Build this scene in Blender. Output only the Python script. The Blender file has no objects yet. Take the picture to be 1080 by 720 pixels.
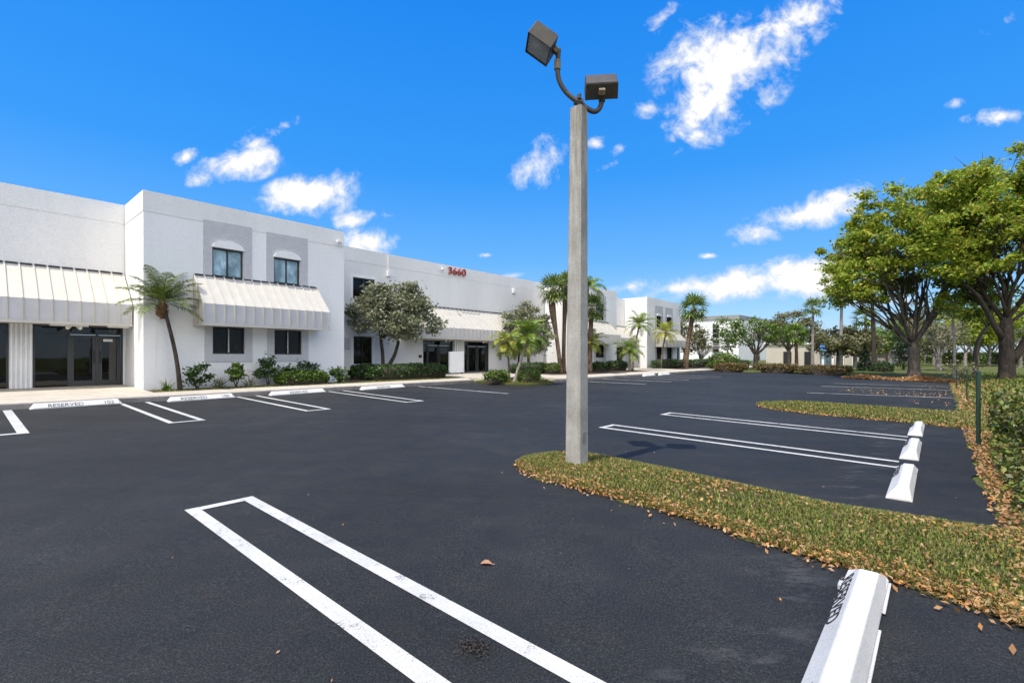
import bpy, bmesh, math, random
import numpy as np
from math import sin, cos, pi, radians, sqrt
from mathutils import Vector, Matrix
random.seed(7); rng = np.random.default_rng(7)
sc = bpy.context.scene
COL = sc.collection

# ------------------------------------------------------------------ frame of the place
# u runs along the facade of the office building, v from the lot towards it
TH = radians(48.743)
D1 = (cos(TH), sin(TH)); N1 = (-sin(TH), cos(TH))
def uv2w(u, v): return (u*D1[0]+v*N1[0], u*D1[1]+v*N1[1])
def w2uv(x, y): return (x*D1[0]+y*D1[1], x*N1[0]+y*N1[1])
def gz(u, v): return -.0155*(u*D1[0]+v*N1[0])        # the lot drains to the right
def P(u, v, z=0.):                                    # z above the lot surface
    x, y = uv2w(u, v); return (x, y, gz(u, v)+z)

# ------------------------------------------------------------------ tagging
def tag(o, label=None, cat=None, group=None, kind=None):
    if label: o['label'] = label
    if cat: o['category'] = cat
    if group: o['group'] = group
    if kind: o['kind'] = kind
    return o
def thing(name, label, cat, u, v, z=0., rot=0., group=None, absz=None):
    o = bpy.data.objects.new(name, None); COL.objects.link(o)
    x, y, zz = P(u, v, z)
    o.location = (x, y, zz if absz is None else absz); o.rotation_euler = (0, 0, TH+rot)
    o.empty_display_size = .2
    return tag(o, label, cat, group)
class MB:
    def __init__(s, xf=None): s.v = []; s.f = []; s.mi = []; s.xf = xf; s.m = 0
    def add(s, vs, fs):
        b = len(s.v)
        s.v += [tuple(s.xf(*p)) if s.xf else tuple(p) for p in vs]
        s.f += [tuple(b+i for i in f) for f in fs]; s.mi += [s.m]*len(fs); return s
    def box(s, x0, x1, y0, y1, z0, z1):
        return s.add([(x0,y0,z0),(x1,y0,z0),(x1,y1,z0),(x0,y1,z0),(x0,y0,z1),(x1,y0,z1),(x1,y1,z1),(x0,y1,z1)],
              [(0,3,2,1),(4,5,6,7),(0,1,5,4),(1,2,6,5),(2,3,7,6),(3,0,4,7)])
    def quad(s, a, b, c, d): return s.add([a,b,c,d], [(0,1,2,3)])
    def loft(s, rings, caps=True):
        n = len(rings[0]); vs = [p for r in rings for p in r]; fs = []
        for k in range(len(rings)-1):
            for i in range(n):
                j = (i+1) % n; fs.append((k*n+i, k*n+j, (k+1)*n+j, (k+1)*n+i))
        if caps: fs.append(tuple(reversed(range(n)))); fs.append(tuple((len(rings)-1)*n+i for i in range(n)))
        return s.add(vs, fs)
    def tube(s, pts, rad, n=8):
        pts = [Vector(p) for p in pts]; rings = []
        if not hasattr(rad, '__len__'): rad = [rad]*len(pts)
        up = Vector((.31,.17,.93)); prev = None
        for i, p in enumerate(pts):
            t = (pts[min(i+1,len(pts)-1)]-pts[max(i-1,0)]).normalized()
            a = prev if prev is not None else (up if abs(t.dot(up)) < .9 else Vector((1,0,0)))
            a = (a-t*a.dot(t)).normalized(); b = t.cross(a); prev = a
            rings.append([tuple(p+(a*cos(2*pi*k/n)+b*sin(2*pi*k/n))*rad[i]) for k in range(n)])
        return s.loft(rings)
    def prism_y(s, poly, y0, y1):                      # polygon in x,z pushed along y
        n = len(poly)
        vs = [(x,y0,z) for x,z in poly]+[(x,y1,z) for x,z in poly]
        fs = [tuple(range(n)), tuple(reversed(range(n,2*n)))]
        fs += [(i,i+n,(i+1)%n+n,(i+1)%n) for i in range(n)]
        return s.add(vs, fs)
    def build(s, name, mats, parent=None, smooth=False, bevel=0.):
        me = bpy.data.meshes.new(name); me.from_pydata(s.v, [], s.f)
        for m in (mats if isinstance(mats,(list,tuple)) else [mats]): me.materials.append(m)
        if any(s.mi): me.polygons.foreach_set('material_index', s.mi)
        if smooth: me.polygons.foreach_set('use_smooth', [True]*len(s.f))
        bm = bmesh.new(); bm.from_mesh(me); bmesh.ops.recalc_face_normals(bm, faces=bm.faces); bm.to_mesh(me); bm.free()
        me.update(); o = bpy.data.objects.new(name, me); COL.objects.link(o)
        if parent: o.parent = parent
        if bevel:
            b = o.modifiers.new('bev','BEVEL'); b.width = bevel; b.segments = 2; b.limit_method = 'ANGLE'; b.angle_limit = radians(35)
        return o
def np_mesh(name, V, Fq, mat, parent=None, smooth=False):
    """V (n,3) verts, Fq (m,k) faces of constant size k"""
    me = bpy.data.meshes.new(name); k = Fq.shape[1]
    me.vertices.add(len(V)); me.vertices.foreach_set('co', np.asarray(V,dtype=np.float32).ravel())
    me.loops.add(Fq.size); me.loops.foreach_set('vertex_index', Fq.astype(np.int32).ravel())
    me.polygons.add(len(Fq)); me.polygons.foreach_set('loop_start', np.arange(0,Fq.size,k,dtype=np.int32))
    me.polygons.foreach_set('loop_total', np.full(len(Fq),k,dtype=np.int32))
    if smooth: me.polygons.foreach_set('use_smooth', np.ones(len(Fq),dtype=bool))
    me.update(calc_edges=True); me.validate()
    me.materials.append(mat); o = bpy.data.objects.new(name, me); COL.objects.link(o)
    if parent: o.parent = parent
    return o
def child_copy(src, parent):
    c = src.copy(); COL.objects.link(c); c.parent = parent
    for ch in src.children: child_copy(ch, c)
    return c
def dup(root, u, v, z=0., rot=0., scale=1., label=None):
    r = root.copy(); COL.objects.link(r); r.location = P(u, v, z); r.rotation_euler = (0,0,TH+rot); r.scale = (scale,)*3
    if label: r['label'] = label
    for ch in list(root.children): child_copy(ch, r)
    return r

# ------------------------------------------------------------------ materials
class NT:
    def __init__(s, name):
        s.mat = bpy.data.materials.new(name); s.mat.use_nodes = True; s.t = s.mat.node_tree; s.n = s.t.nodes; s.l = s.t.links
        s.b = s.n['Principled BSDF']; s.out = s.n['Material Output']
    def node(s, ty, **kw):
        n = s.n.new(ty)
        for k, v in kw.items():
            if k in n.inputs.keys() if isinstance(k, str) else False: n.inputs[k].default_value = v
            else: setattr(n, k, v)
        return n
    def inp(s, n, i, v):
        if hasattr(v, 'is_output'): s.l.new(v, n.inputs[i])
        else: n.inputs[i].default_value = v
    def coord(s, kind='Object'): return s.node('ShaderNodeTexCoord').outputs[kind]
    def mapping(s, vec, scale=(1,1,1), rot=(0,0,0), loc=(0,0,0)):
        m = s.node('ShaderNodeMapping'); s.l.new(vec, m.inputs['Vector'])
        m.inputs['Scale'].default_value = scale; m.inputs['Rotation'].default_value = rot; m.inputs['Location'].default_value = loc
        return m.outputs[0]
    def noise(s, scale, detail=4, rough=.55, vec=None, dist=0.):
        n = s.node('ShaderNodeTexNoise'); n.inputs['Scale'].default_value = scale; n.inputs['Detail'].default_value = detail
        n.inputs['Roughness'].default_value = rough; n.inputs['Distortion'].default_value = dist
        s.l.new(vec if vec is not None else s.coord(), n.inputs['Vector']); return n.outputs['Fac']
    def math(s, op, a, b=0., c=None, clamp=False):
        n = s.node('ShaderNodeMath', operation=op); n.use_clamp = clamp; s.inp(n,0,a); s.inp(n,1,b)
        if c is not None: s.inp(n,2,c)
        return n.outputs[0]
    def ramp(s, fac, stops, interp='LINEAR'):
        r = s.node('ShaderNodeValToRGB'); s.l.new(fac, r.inputs[0]); cr = r.color_ramp; cr.interpolation = interp
        while len(cr.elements) > 1: cr.elements.remove(cr.elements[-1])
        for i, (p, c) in enumerate(stops):
            e = cr.elements[0] if i == 0 else cr.elements.new(p)
            e.position = p; e.color = (c[0],c[1],c[2],1) if hasattr(c,'__len__') else (c,c,c,1)
        return r.outputs[0]
    def mix(s, fac, a, b, mode='MIX'):
        n = s.node('ShaderNodeMix'); n.data_type = 'RGBA'; n.blend_type = mode
        s.inp(n, 0, fac)
        for i, v in ((6,a),(7,b)):
            if hasattr(v,'is_output'): s.l.new(v, n.inputs[i])
            else: n.inputs[i].default_value = (v[0],v[1],v[2],1)
        return n.outputs[2]
    def bump(s, h, strength=.3, dist=.02):
        b = s.node('ShaderNodeBump'); b.inputs['Strength'].default_value = strength; b.inputs['Distance'].default_value = dist
        s.l.new(h, b.inputs['Height']); s.l.new(b.outputs[0], s.b.inputs['Normal']); return b
    def set(s, **kw):
        for k, v in kw.items():
            k = k.replace('_',' ')
            i = s.b.inputs[k]
            if hasattr(v,'is_output'): s.l.new(v, i)
            elif hasattr(v,'__len__') and len(v) == 3: i.default_value = (v[0],v[1],v[2],1)
            else: i.default_value = v
        return s.mat
    def rand(s): return s.node('ShaderNodeNewGeometry').outputs['Random Per Island']
    def bw(s, col):
        n = s.node('ShaderNodeRGBToBW'); s.l.new(col, n.inputs[0]); return n.outputs[0]

def flat(name, c, rough=.6, var=.12, scale=6., metallic=0., spec=.5, bump=0.):
    t = NT(name); f = t.noise(scale, 5)
    lo = [x*(1-var) for x in c]; hi = [min(1,x*(1+var)) for x in c]
    t.set(Base_Color=t.ramp(f, [(.3,lo),(.7,hi)]), Roughness=rough, Metallic=metallic); t.b.inputs['Specular IOR Level'].default_value = spec
    if bump: t.bump(t.noise(scale*12,4), bump, .01)
    return t.mat
def leafmat(name, cols, rough=.5, trans=.3, spec=.35):
    t = NT(name); n = len(cols)
    c = t.ramp(t.rand(), [((i+.5)/n, x) for i, x in enumerate(cols)])
    t.set(Base_Color=c, Roughness=rough); t.b.inputs['Specular IOR Level'].default_value = spec
    tr = t.node('ShaderNodeBsdfTranslucent'); t.l.new(c, tr.inputs[0])
    mx = t.node('ShaderNodeMixShader'); mx.inputs[0].default_value = trans
    t.l.new(t.b.outputs[0], mx.inputs[1]); t.l.new(tr.outputs[0], mx.inputs[2]); t.l.new(mx.outputs[0], t.out.inputs[0])
    return t.mat

def m_asphalt():
    t = NT('asphalt'); co = t.coord()
    big = t.noise(.22, 5, .6, co); mid = t.noise(2.2, 6, .65, co); fine = t.noise(90, 3, .7, co)
    lane = t.noise(1.0, 4, .6, t.mapping(co, (.12,1.6,1), (0,0,TH)))
    f = t.math('ADD', t.math('MULTIPLY', big, .55), t.math('MULTIPLY', mid, .25)); f = t.math('ADD', f, t.math('MULTIPLY', lane, .2))
    base = t.ramp(f, [(.36,(.0092,.0099,.0102)),(.5,(.0156,.0166,.0170)),(.64,(.0258,.0272,.0278))])
    grit = t.ramp(fine, [(.34,(.3,.3,.3)),(.48,(.85,.85,.85)),(.6,(1.5,1.5,1.5)),(.70,(3.6,3.5,3.3))])
    c = t.mix(.9, base, grit, 'MULTIPLY')
    # hairline cracks
    vo = t.node('ShaderNodeTexVoronoi', feature='DISTANCE_TO_EDGE'); vo.inputs['Scale'].default_value = .16
    wob = t.node('ShaderNodeTexNoise'); wob.inputs['Scale'].default_value = 1.1; wob.inputs['Detail'].default_value = 6; t.l.new(co, wob.inputs['Vector'])
    va = t.node('ShaderNodeVectorMath', operation='ADD'); sc_ = t.node('ShaderNodeVectorMath', operation='SCALE'); sc_.inputs['Scale'].default_value = 1.6
    t.l.new(wob.outputs['Color'], sc_.inputs[0]); t.l.new(co, va.inputs[0]); t.l.new(sc_.outputs[0], va.inputs[1]); t.l.new(va.outputs[0], vo.inputs['Vector'])
    crack = t.ramp(vo.outputs['Distance'], [(0,1.),(.0016,0.)])
    crack = t.math('MULTIPLY', crack, t.ramp(t.noise(.5,3,.5,co), [(.5,0.),(.6,.7)]))
    c = t.mix(crack, c, (.012,.012,.013))
    # pale scuffs and dust
    sc2 = t.ramp(t.noise(3.1, 7, .72, t.mapping(co,(1,1,1),(0,0,.4),(3,9,0))), [(.62,0.),(.8,.22)])
    c = t.mix(sc2, c, (.11,.105,.10))
    sep = t.node('ShaderNodeSeparateXYZ'); t.l.new(t.mapping(co,(1,1,1),(0,0,-TH)), sep.inputs[0])
    band = t.math('SUBTRACT', 1., t.math('MULTIPLY', t.math('ABSOLUTE', t.math('SUBTRACT', sep.outputs[1], .72)), 2.6), clamp=True)
    scr = t.ramp(t.noise(2.4, 8, .74, t.mapping(co,(.7,2.2,1),(0,0,-TH),(1,4,0))), [(.52,0.),(.72,1.)])
    c = t.mix(t.math('MULTIPLY', t.math('MULTIPLY', band, scr), .55), c, (.12,.12,.118))
    spot = t.ramp(t.noise(.75, 4, .5, t.mapping(co,(1,1,1),(0,0,0),(7,3,0))), [(.66,0.),(.74,.55)])
    c = t.mix(spot, c, (.008,.008,.0085))
    t.set(Base_Color=c, Roughness=t.ramp(mid, [(.3,.62),(.7,.85)])); t.b.inputs['Specular IOR Level'].default_value = .28
    t.bump(fine, .6, .007); return t.mat
def m_paint(name, c=(.72,.72,.70), wear=.5, under=(.04,.04,.045)):
    t = NT(name); co = t.coord()
    w = t.math('ADD', t.math('MULTIPLY', t.noise(5,6,.7,co), .6), t.math('MULTIPLY', t.noise(70,3,.7,co), .4))
    m = t.ramp(w, [(wear-.07,1.),(wear+.03,0.)])          # where worn away
    tint = t.ramp(t.noise(1.2,5,.6,co), [(.3,[x*.74 for x in c]),(.7,c)]); tint = t.mix(.75, tint, t.ramp(t.noise(110,3,.75,co), [(.34,.55),(.46,.95),(.6,1.),(.72,1.2)]), 'MULTIPLY')
    t.set(Base_Color=t.mix(m, tint, under), Roughness=.75); t.bump(t.noise(90,3,.7,co), .4, .005); return t.mat
def m_stucco(name, c, grid=True):
    t = NT(name); co = t.coord(); sep = t.node('ShaderNodeSeparateXYZ'); t.l.new(co, sep.inputs[0])
    xy = t.math('ADD', sep.outputs[0], sep.outputs[1]); cb = t.node('ShaderNodeCombineXYZ'); t.l.new(xy, cb.inputs[0]); t.l.new(sep.outputs[2], cb.inputs[1])
    stain = t.noise(.5, 5, .6, t.mapping(co,(1,1,.25)))
    col = t.ramp(stain, [(.3,[x*.9 for x in c]),(.6,c)])
    speck = t.ramp(t.noise(16, 7, .8, co), [(.36,.91),(.52,1.)])
    col = t.mix(1., col, speck, 'MULTIPLY')
    streak = t.ramp(t.noise(1., 4, .6, t.mapping(co,(5,5,.18))), [(.62,1.),(.8,.86)])
    col = t.mix(1., col, streak, 'MULTIPLY')
    h = t.noise(38, 5, .7, co)
    if grid:
        br = t.node('ShaderNodeTexBrick'); t.l.new(cb.outputs[0], br.inputs['Vector']); br.inputs['Scale'].default_value = 1.
        br.inputs['Brick Width'].default_value = .4; br.inputs['Row Height'].default_value = .2; br.inputs['Mortar Size'].default_value = .009
        br.inputs['Mortar Smooth'].default_value = .6; br.inputs['Color1'].default_value = br.inputs['Color2'].default_value = (1,1,1,1); br.inputs['Mortar'].default_value = (.0,.0,.0,1)
        h = t.math('ADD', t.math('MULTIPLY', h, .5), t.math('MULTIPLY', t.bw(br.outputs[0]), .13))
        col = t.mix(t.math('MULTIPLY', br.outputs['Fac'], .06), col, [x*.6 for x in c])
    t.set(Base_Color=col, Roughness=.85); t.b.inputs['Specular IOR Level'].default_value = .2
    t.bump(h, .9, .02); return t.mat
def m_chevron():
    t = NT('grey herringbone boards'); co = t.coord(); sep = t.node('ShaderNodeSeparateXYZ'); t.l.new(co, sep.inputs[0])
    k = t.math('SUBTRACT', sep.outputs[2], t.math('ABSOLUTE', sep.outputs[0]))
    s = t.math('FRACT', t.math('MULTIPLY', k, 9.))
    gr = t.ramp(s, [(0,.0),(.1,1.),(.9,1.),(1,.0)])
    c = t.mix(gr, (.29,.29,.30), (.54,.54,.555)); c = t.mix(1., c, t.ramp(t.noise(6,5), [(.3,.88),(.7,1.)]), 'MULTIPLY')
    t.set(Base_Color=c, Roughness=.7); t.bump(gr, .7, .01); return t.mat
def m_bark(name, a, b, ring=0.):
    t = NT(name); co = t.coord()
    f = t.noise(7, 7, .7, t.mapping(co,(2.2,2.2,.5))); h = f
    col = t.ramp(f, [(.32,a),(.66,b)])
    if ring:
        w = t.node('ShaderNodeTexWave', bands_direction='Z'); w.inputs['Scale'].default_value = ring; w.inputs['Distortion'].default_value = 2.; w.inputs['Detail'].default_value = 3
        t.l.new(co, w.inputs['Vector']); h = t.math('ADD', t.math('MULTIPLY',f,.6), w.outputs['Fac'])
        col = t.mix(t.math('MULTIPLY', w.outputs['Fac'], .5), col, a)
    t.set(Base_Color=col, Roughness=.9); t.b.inputs['Specular IOR Level'].default_value = .15; t.bump(h, .9, .03); return t.mat
def m_concrete(name, a, b, speck=True, scale=1.):
    t = NT(name); co = t.coord()
    c = t.ramp(t.noise(.9*scale, 6, .65, co), [(.3,a),(.68,b)])
    if speck: c = t.mix(.8, c, t.ramp(t.noise(60*scale, 4, .75, co), [(.3,.55),(.45,1.),(.6,1.),(.75,1.25)]), 'MULTIPLY')
    c = t.mix(1., c, t.ramp(t.noise(5*scale,6,.7,t.mapping(co,(1,1,.3))), [(.3,.78),(.6,1.)]), 'MULTIPLY')
    t.set(Base_Color=c, Roughness=.88); t.b.inputs['Specular IOR Level'].default_value = .25; t.bump(t.noise(70*scale,4,.7,co), .5, .006); return t.mat
def m_pole():
    t = NT('weathered aggregate concrete'); co = t.coord(); sep = t.node('ShaderNodeSeparateXYZ'); t.l.new(co, sep.inputs[0])
    c = t.ramp(t.noise(2.2, 6, .65, co), [(.3,(.26,.25,.23)),(.68,(.45,.435,.405))])
    c = t.mix(.9, c, t.ramp(t.noise(75, 4, .75, co), [(.3,.3),(.43,.85),(.58,1.),(.72,1.5)]), 'MULTIPLY')
    st = t.math('MULTIPLY', t.ramp(t.noise(3., 6, .7, t.mapping(co,(6,6,.5))), [(.38,0.),(.7,1.)]), t.ramp(t.math('DIVIDE', sep.outputs[2], 4.6), [(0.,.25),(.45,.25),(1.,.95)]))
    c = t.mix(t.math('MULTIPLY', st, .85), c, (.09,.075,.055))
    t.set(Base_Color=c, Roughness=.9); t.b.inputs['Specular IOR Level'].default_value = .2; t.bump(t.noise(75,4,.75,co), .7, .006); return t.mat
def m_glass(name, c, rough=.03, spec=.6, interior=True, metallic=0.):
    t = NT(name); co = t.coord()
    col = c
    if interior:
        f = t.noise(1.7, 4, .6, t.mapping(co,(1.6,1.6,.9)))
        col = t.ramp(f, [(.4,[x*.45 for x in c]),(.6,c),(.75,[x*(interior if interior > 1 else 1.9) for x in c])])
    t.set(Base_Color=col, Roughness=rough, Metallic=metallic); t.b.inputs['Specular IOR Level'].default_value = spec
    t.bump(t.noise(.9,2,.5,co), .04, .05); return t.mat
def m_ground():
    t = NT('lawn soil'); co = t.coord()
    p = t.noise(.35, 6, .65, co); f = t.noise(9, 6, .75, co)
    g = t.ramp(f, [(.3,(.035,.05,.012)),(.55,(.09,.115,.03)),(.75,(.17,.16,.06))])
    d = t.ramp(f, [(.3,(.05,.035,.02)),(.6,(.15,.10,.055)),(.8,(.26,.17,.09))])
    t.set(Base_Color=t.mix(t.ramp(p,[(.5,0.),(.66,.85)]), g, d), Roughness=.95); t.b.inputs['Specular IOR Level'].default_value = .1
    t.bump(f, .9, .05); return t.mat
def m_turf(name, dirt):
    t = NT(name); co = t.coord()
    f = t.noise(26, 6, .75, co); p = t.noise(1.6, 5, .6, co)
    g = t.ramp(f, [(.3,(.03,.035,.012)),(.55,(.075,.085,.025)),(.75,(.17,.15,.06))])
    d = t.ramp(f, [(.3,(.035,.022,.014)),(.6,(.12,.075,.04)),(.8,(.25,.16,.09))])
    t.set(Base_Color=t.mix(t.ramp(p,[(dirt,0.),(dirt+.15,1.)]), g, d), Roughness=.95); t.b.inputs['Specular IOR Level'].default_value = .1
    t.bump(f, 1., .03); return t.mat

M = dict(
 asphalt=m_asphalt(), line=m_paint('white road paint', (.52,.52,.50), .415), oldline=m_paint('faded road paint', (.42,.42,.41), .47),
 stop=m_paint('white painted concrete', (.60,.60,.59), .39, (.36,.35,.33)), greystop=m_paint('greyed painted concrete', (.5,.5,.5), .36, (.3,.3,.3)),
 stucco=m_stucco('white painted block wall', (.80,.80,.80)), smooth=m_stucco('white smooth stucco', (.79,.78,.77), False),
 chevron=m_chevron(), greytrim=flat('grey painted trim', (.47,.475,.49), .75, .06, 8),
 white=flat('white trim', (.76,.76,.75), .6, .05, 5), awning=flat('cream white sheet metal', (.47,.45,.405), .5, .05, 3),
 fascia=flat('grey white sheet metal', (.46,.46,.47), .5, .07, 3),
 black=flat('black anodised aluminium', (.018,.018,.02), .4, .1, 8), bronze=flat('dark grey aluminium', (.032,.034,.036), .4, .1, 8),
 glassdark=m_glass('dark window glass', (.012,.010,.009), .03, .2, 4.5), glassblue=m_glass('sky tinted upper glass', (.36,.52,.60), .06, .5, True, 0.),  # glassblue: film tint plus the sky reflection, put into the base colour
 glassentry=m_glass('entrance glass', (.006,.0065,.007), .015, .5),
 red=flat('dark red enamel', (.30,.03,.02), .5, .1, 5), walk=m_concrete('sunlit concrete walk', (.40,.36,.30), (.52,.475,.40)),
 kerb=m_concrete('weathered kerb', (.16,.15,.14), (.30,.28,.26)), pole=m_pole(),
 lamp=flat('weathered bronze paint', (.045,.039,.033), .6, .25, 9), lampback=flat('sun bleached bronze paint', (.17,.13,.09), .7, .2, 9), pipe=flat('dark weathered pipe', (.05,.042,.038), .6, .3, 12),
 lens=m_glass('frosted lamp lens', (.30,.31,.33), .15, .6, True), ink=flat('black stencil paint', (.012,.013,.02), .8, .3, 30),
 ground=m_ground(), turf=m_turf('island turf', .56), turf2=m_turf('leafy dirt', .42), mulch=flat('mulch bed', (.075,.055,.035), .95, .5, 18, bump=.8),
 blade=leafmat('grass blades', [(.05,.09,.012),(.10,.16,.02),(.16,.21,.028),(.26,.26,.045),(.36,.31,.11),(.08,.13,.016),(.26,.18,.09)], .6, .4),
 lawnblade=leafmat('lawn blades', [(.06,.10,.016),(.10,.15,.022),(.16,.20,.03),(.24,.24,.05),(.08,.12,.02)], .6, .35),
 dead=leafmat('fallen leaf', [(.42,.19,.05),(.36,.20,.08),(.24,.11,.04),(.50,.34,.17),(.15,.085,.05),(.48,.25,.06),(.30,.19,.11)], .6, .15),
 almond=leafmat('yellow green leaf', [(0.131,0.226,0.024),(0.222,0.330,0.033),(0.326,0.423,0.044),(0.496,0.516,0.055),(0.183,0.279,0.033),(0.275,0.330,0.055),(0.470,0.357,0.068),(0.157,0.251,0.028)], .5, .45, .2),
 silver=leafmat('silver green leaf', [(0.138,0.169,0.094),(0.213,0.237,0.150),(0.300,0.319,0.231),(0.175,0.188,0.094),(0.250,0.237,0.138)], .6, .25, .12),
 bushy=leafmat('dark hedge leaf', [(0.019,0.047,0.011),(0.041,0.088,0.016),(0.068,0.135,0.024),(0.030,0.068,0.014)], .45, .22),
 lime=leafmat('light hedge leaf', [(0.060,0.120,0.014),(0.096,0.168,0.024),(0.144,0.216,0.036),(0.048,0.090,0.014)], .45, .28),
 vine=leafmat('hedge vine leaf', [(0.062,0.106,0.015),(0.112,0.175,0.022),(0.188,0.250,0.037),(0.275,0.275,0.062),(0.088,0.125,0.025),(0.250,0.150,0.062),(0.050,0.075,0.015)], .42, .3, .4),
 redhedge=leafmat('bronze hedge leaf', [(0.072,0.084,0.018),(0.132,0.090,0.024),(0.192,0.084,0.030),(0.084,0.120,0.024),(0.240,0.156,0.072)], .5, .25),
 green=leafmat('mid green leaf', [(0.068,0.128,0.018),(0.120,0.195,0.030),(0.180,0.255,0.038),(0.090,0.150,0.030)], .45, .3),
 olive=leafmat('dull olive leaf', [(0.090,0.112,0.045),(0.150,0.165,0.068),(0.210,0.210,0.105),(0.180,0.143,0.075)], .5, .28),
 conifer=leafmat('dark needle', [(.012,.028,.014),(.022,.042,.018),(.035,.055,.022)], .55, .15),
 frond=leafmat('palm frond', [(0.080,0.152,0.019),(0.128,0.224,0.029),(0.208,0.304,0.040),(0.304,0.336,0.056)], .4, .3, .45),
 darkfrond=leafmat('dark palm frond', [(.04,.075,.012),(.07,.12,.018),(.12,.17,.03),(.16,.18,.04)], .4, .25, .45),
 yfrond=leafmat('yellowing palm frond', [(0.150,0.225,0.027),(0.240,0.315,0.038),(0.360,0.375,0.045),(0.450,0.375,0.075)], .4, .3, .45),
 fan=leafmat('fan palm leaf', [(0.081,0.135,0.036),(0.135,0.207,0.050),(0.198,0.279,0.063),(0.288,0.324,0.090)], .4, .25, .45),
 bark=m_bark('grey brown bark', (.045,.036,.03), (.17,.145,.125)), palebark=m_bark('pale grey bark', (.14,.125,.11), (.34,.31,.28)), darkbark=m_bark('dark bark', (.022,.017,.014), (.09,.073,.06)),
 palmbark=m_bark('palm trunk bark', (.09,.07,.055), (.27,.22,.18), 3.), brownpalm=m_bark('brown fibre trunk', (.075,.05,.036), (.25,.175,.12), 2.5), boot=m_bark('dead frond stubs', (.09,.05,.025), (.30,.19,.10), 6.),
 fencegreen=flat('dark green post paint', (.012,.035,.022), .5, .2, 9),
 cream=m_stucco('cream stucco', (.50,.46,.39), False), farwhite=m_stucco('bright white stucco', (.80,.80,.80), False), farwall=m_stucco('grey beige stucco', (.45,.42,.39), False), cap=flat('grey roof coping', (.25,.255,.26), .7),
 bluepaint=flat('blue canopy', (.05,.25,.62), .5), roofgrey=flat('grey shingle roof', (.28,.26,.25), .85, .2, 5), carpaint=flat('white car paint', (.75,.78,.82), .25, .02, 2), tyre=flat('black tyre rubber', (.02,.02,.02), .8),
)

# ------------------------------------------------------------------ the ground
LOT = [(-26,-.42),(36.3,-.42),(36.6,3.2),(40.6,4.6),(41.3,8.8),(39.5,11.6),(38.5,13.4),(18.2,13.4),(18.2,15.3),(-26,15.3)]
def seg_d(p, a, b):
    ax, ay = a; bx, by = b; dx, dy = bx-ax, by-ay
    t = np.clip(((p[...,0]-ax)*dx+(p[...,1]-ay)*dy)/(dx*dx+dy*dy), 0, 1)
    return np.hypot(p[...,0]-ax-t*dx, p[...,1]-ay-t*dy)
def lot_dist(p):
    p = np.asarray(p, float); d = np.full(p.shape[:-1], 1e9); ins = np.zeros(p.shape[:-1], bool)
    for i in range(len(LOT)):
        a, b = LOT[i], LOT[(i+1) % len(LOT)]
        d = np.minimum(d, seg_d(p, a, b))
        c = ((a[1] > p[...,1]) != (b[1] > p[...,1])) & (p[...,0] < (b[0]-a[0])*(p[...,1]-a[1])/((b[1]-a[1]) or 1e-9)+a[0])
        ins ^= c
    return np.where(ins, -d, d)
def hill(u, v):
    """height of the earth above the lot plane"""
    p = np.stack([np.asarray(u,float), np.asarray(v,float)], -1); d = lot_dist(p)
    s = np.clip((d-.05)/3.2, 0, 1); s = s*s*(3-2*s)
    right = np.clip((10.5-p[...,1])/3., 0, 1)               # only the lawn side rises, the building side stays level
    small = .05*np.sin(p[...,0]*1.1+p[...,1]*.7)*np.clip(d/4,0,1)
    s2 = np.clip((d-.02)/.35, 0, 1)
    return -.04 + np.where(d > 0, right*(.04+.03*s2+np.where(p[...,0]>36.5,.18,.42)*s+small)+(1-right)*.02, 0)
def axis(lo, hi, near, far_n):
    a = list(np.arange(lo, hi+1e-6, near)); k = near; l = lo; h = hi
    for _ in range(far_n):
        k *= 1.28; l -= k; h += k; a.insert(0, l); a.append(h)
    return np.array(a)
ua = axis(-2., 48., .5, 18); va = axis(-9., 17., .4, 19)
U, Vv = np.meshgrid(ua, va, indexing='ij'); Hh = hill(U, Vv)
X = U*D1[0]+Vv*N1[0]; Y = U*D1[1]+Vv*N1[1]
Z = -.0155*np.clip(X,-60,140) + Hh
nu, nv = U.shape; idx = np.arange(nu*nv).reshape(nu,nv)
Fq = np.stack([idx[:-1,:-1],idx[1:,:-1],idx[1:,1:],idx[:-1,1:]],-1).reshape(-1,4)
tag(np_mesh('ground', np.stack([X,Y,Z],-1).reshape(-1,3), Fq, M['ground'], smooth=True), kind='structure')

def dense(poly, step=.35, jit=0.):
    out = []
    for i in range(len(poly)):
        a, b = poly[i], poly[(i+1) % len(poly)]; n = max(1, int(math.hypot(b[0]-a[0], b[1]-a[1])/step))
        for k in range(n):
            t = k/n; out.append((a[0]+(b[0]-a[0])*t+random.uniform(-jit,jit), a[1]+(b[1]-a[1])*t+random.uniform(-jit,jit)))
    return out
def sheet(name, poly, z, mat, kind='structure', **kw):
    bm = bmesh.new(); vs = [bm.verts.new(P(u,v,z)) for u, v in poly]
    es = [bm.edges.new((vs[i], vs[(i+1)%len(vs)])) for i in range(len(vs))]
    bmesh.ops.triangle_fill(bm, use_beauty=True, edges=es)
    bmesh.ops.recalc_face_normals(bm, faces=bm.faces)
    for f in bm.faces:
        if f.normal.z < 0: f.normal_flip()
    me = bpy.data.meshes.new(name); bm.to_mesh(me); bm.free(); me.materials.append(mat)
    o = bpy.data.objects.new(name, me); COL.objects.link(o); return tag(o, kind=kind, **kw)
lot_edge = dense([(-26,-.40),(36.3,-.40)], .16, .035)[:-1]
lot_edge = [p for p in lot_edge if p[1] < 5 and p[0] < 36.2][:390]
lot_edge = [(u+(0), v+.10*sin(u*1.7)*.4+.05*sin(u*4.1)) for u, v in [(-26+.16*k, -.40+random.uniform(-.03,.03)) for k in range(390)]]
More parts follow.
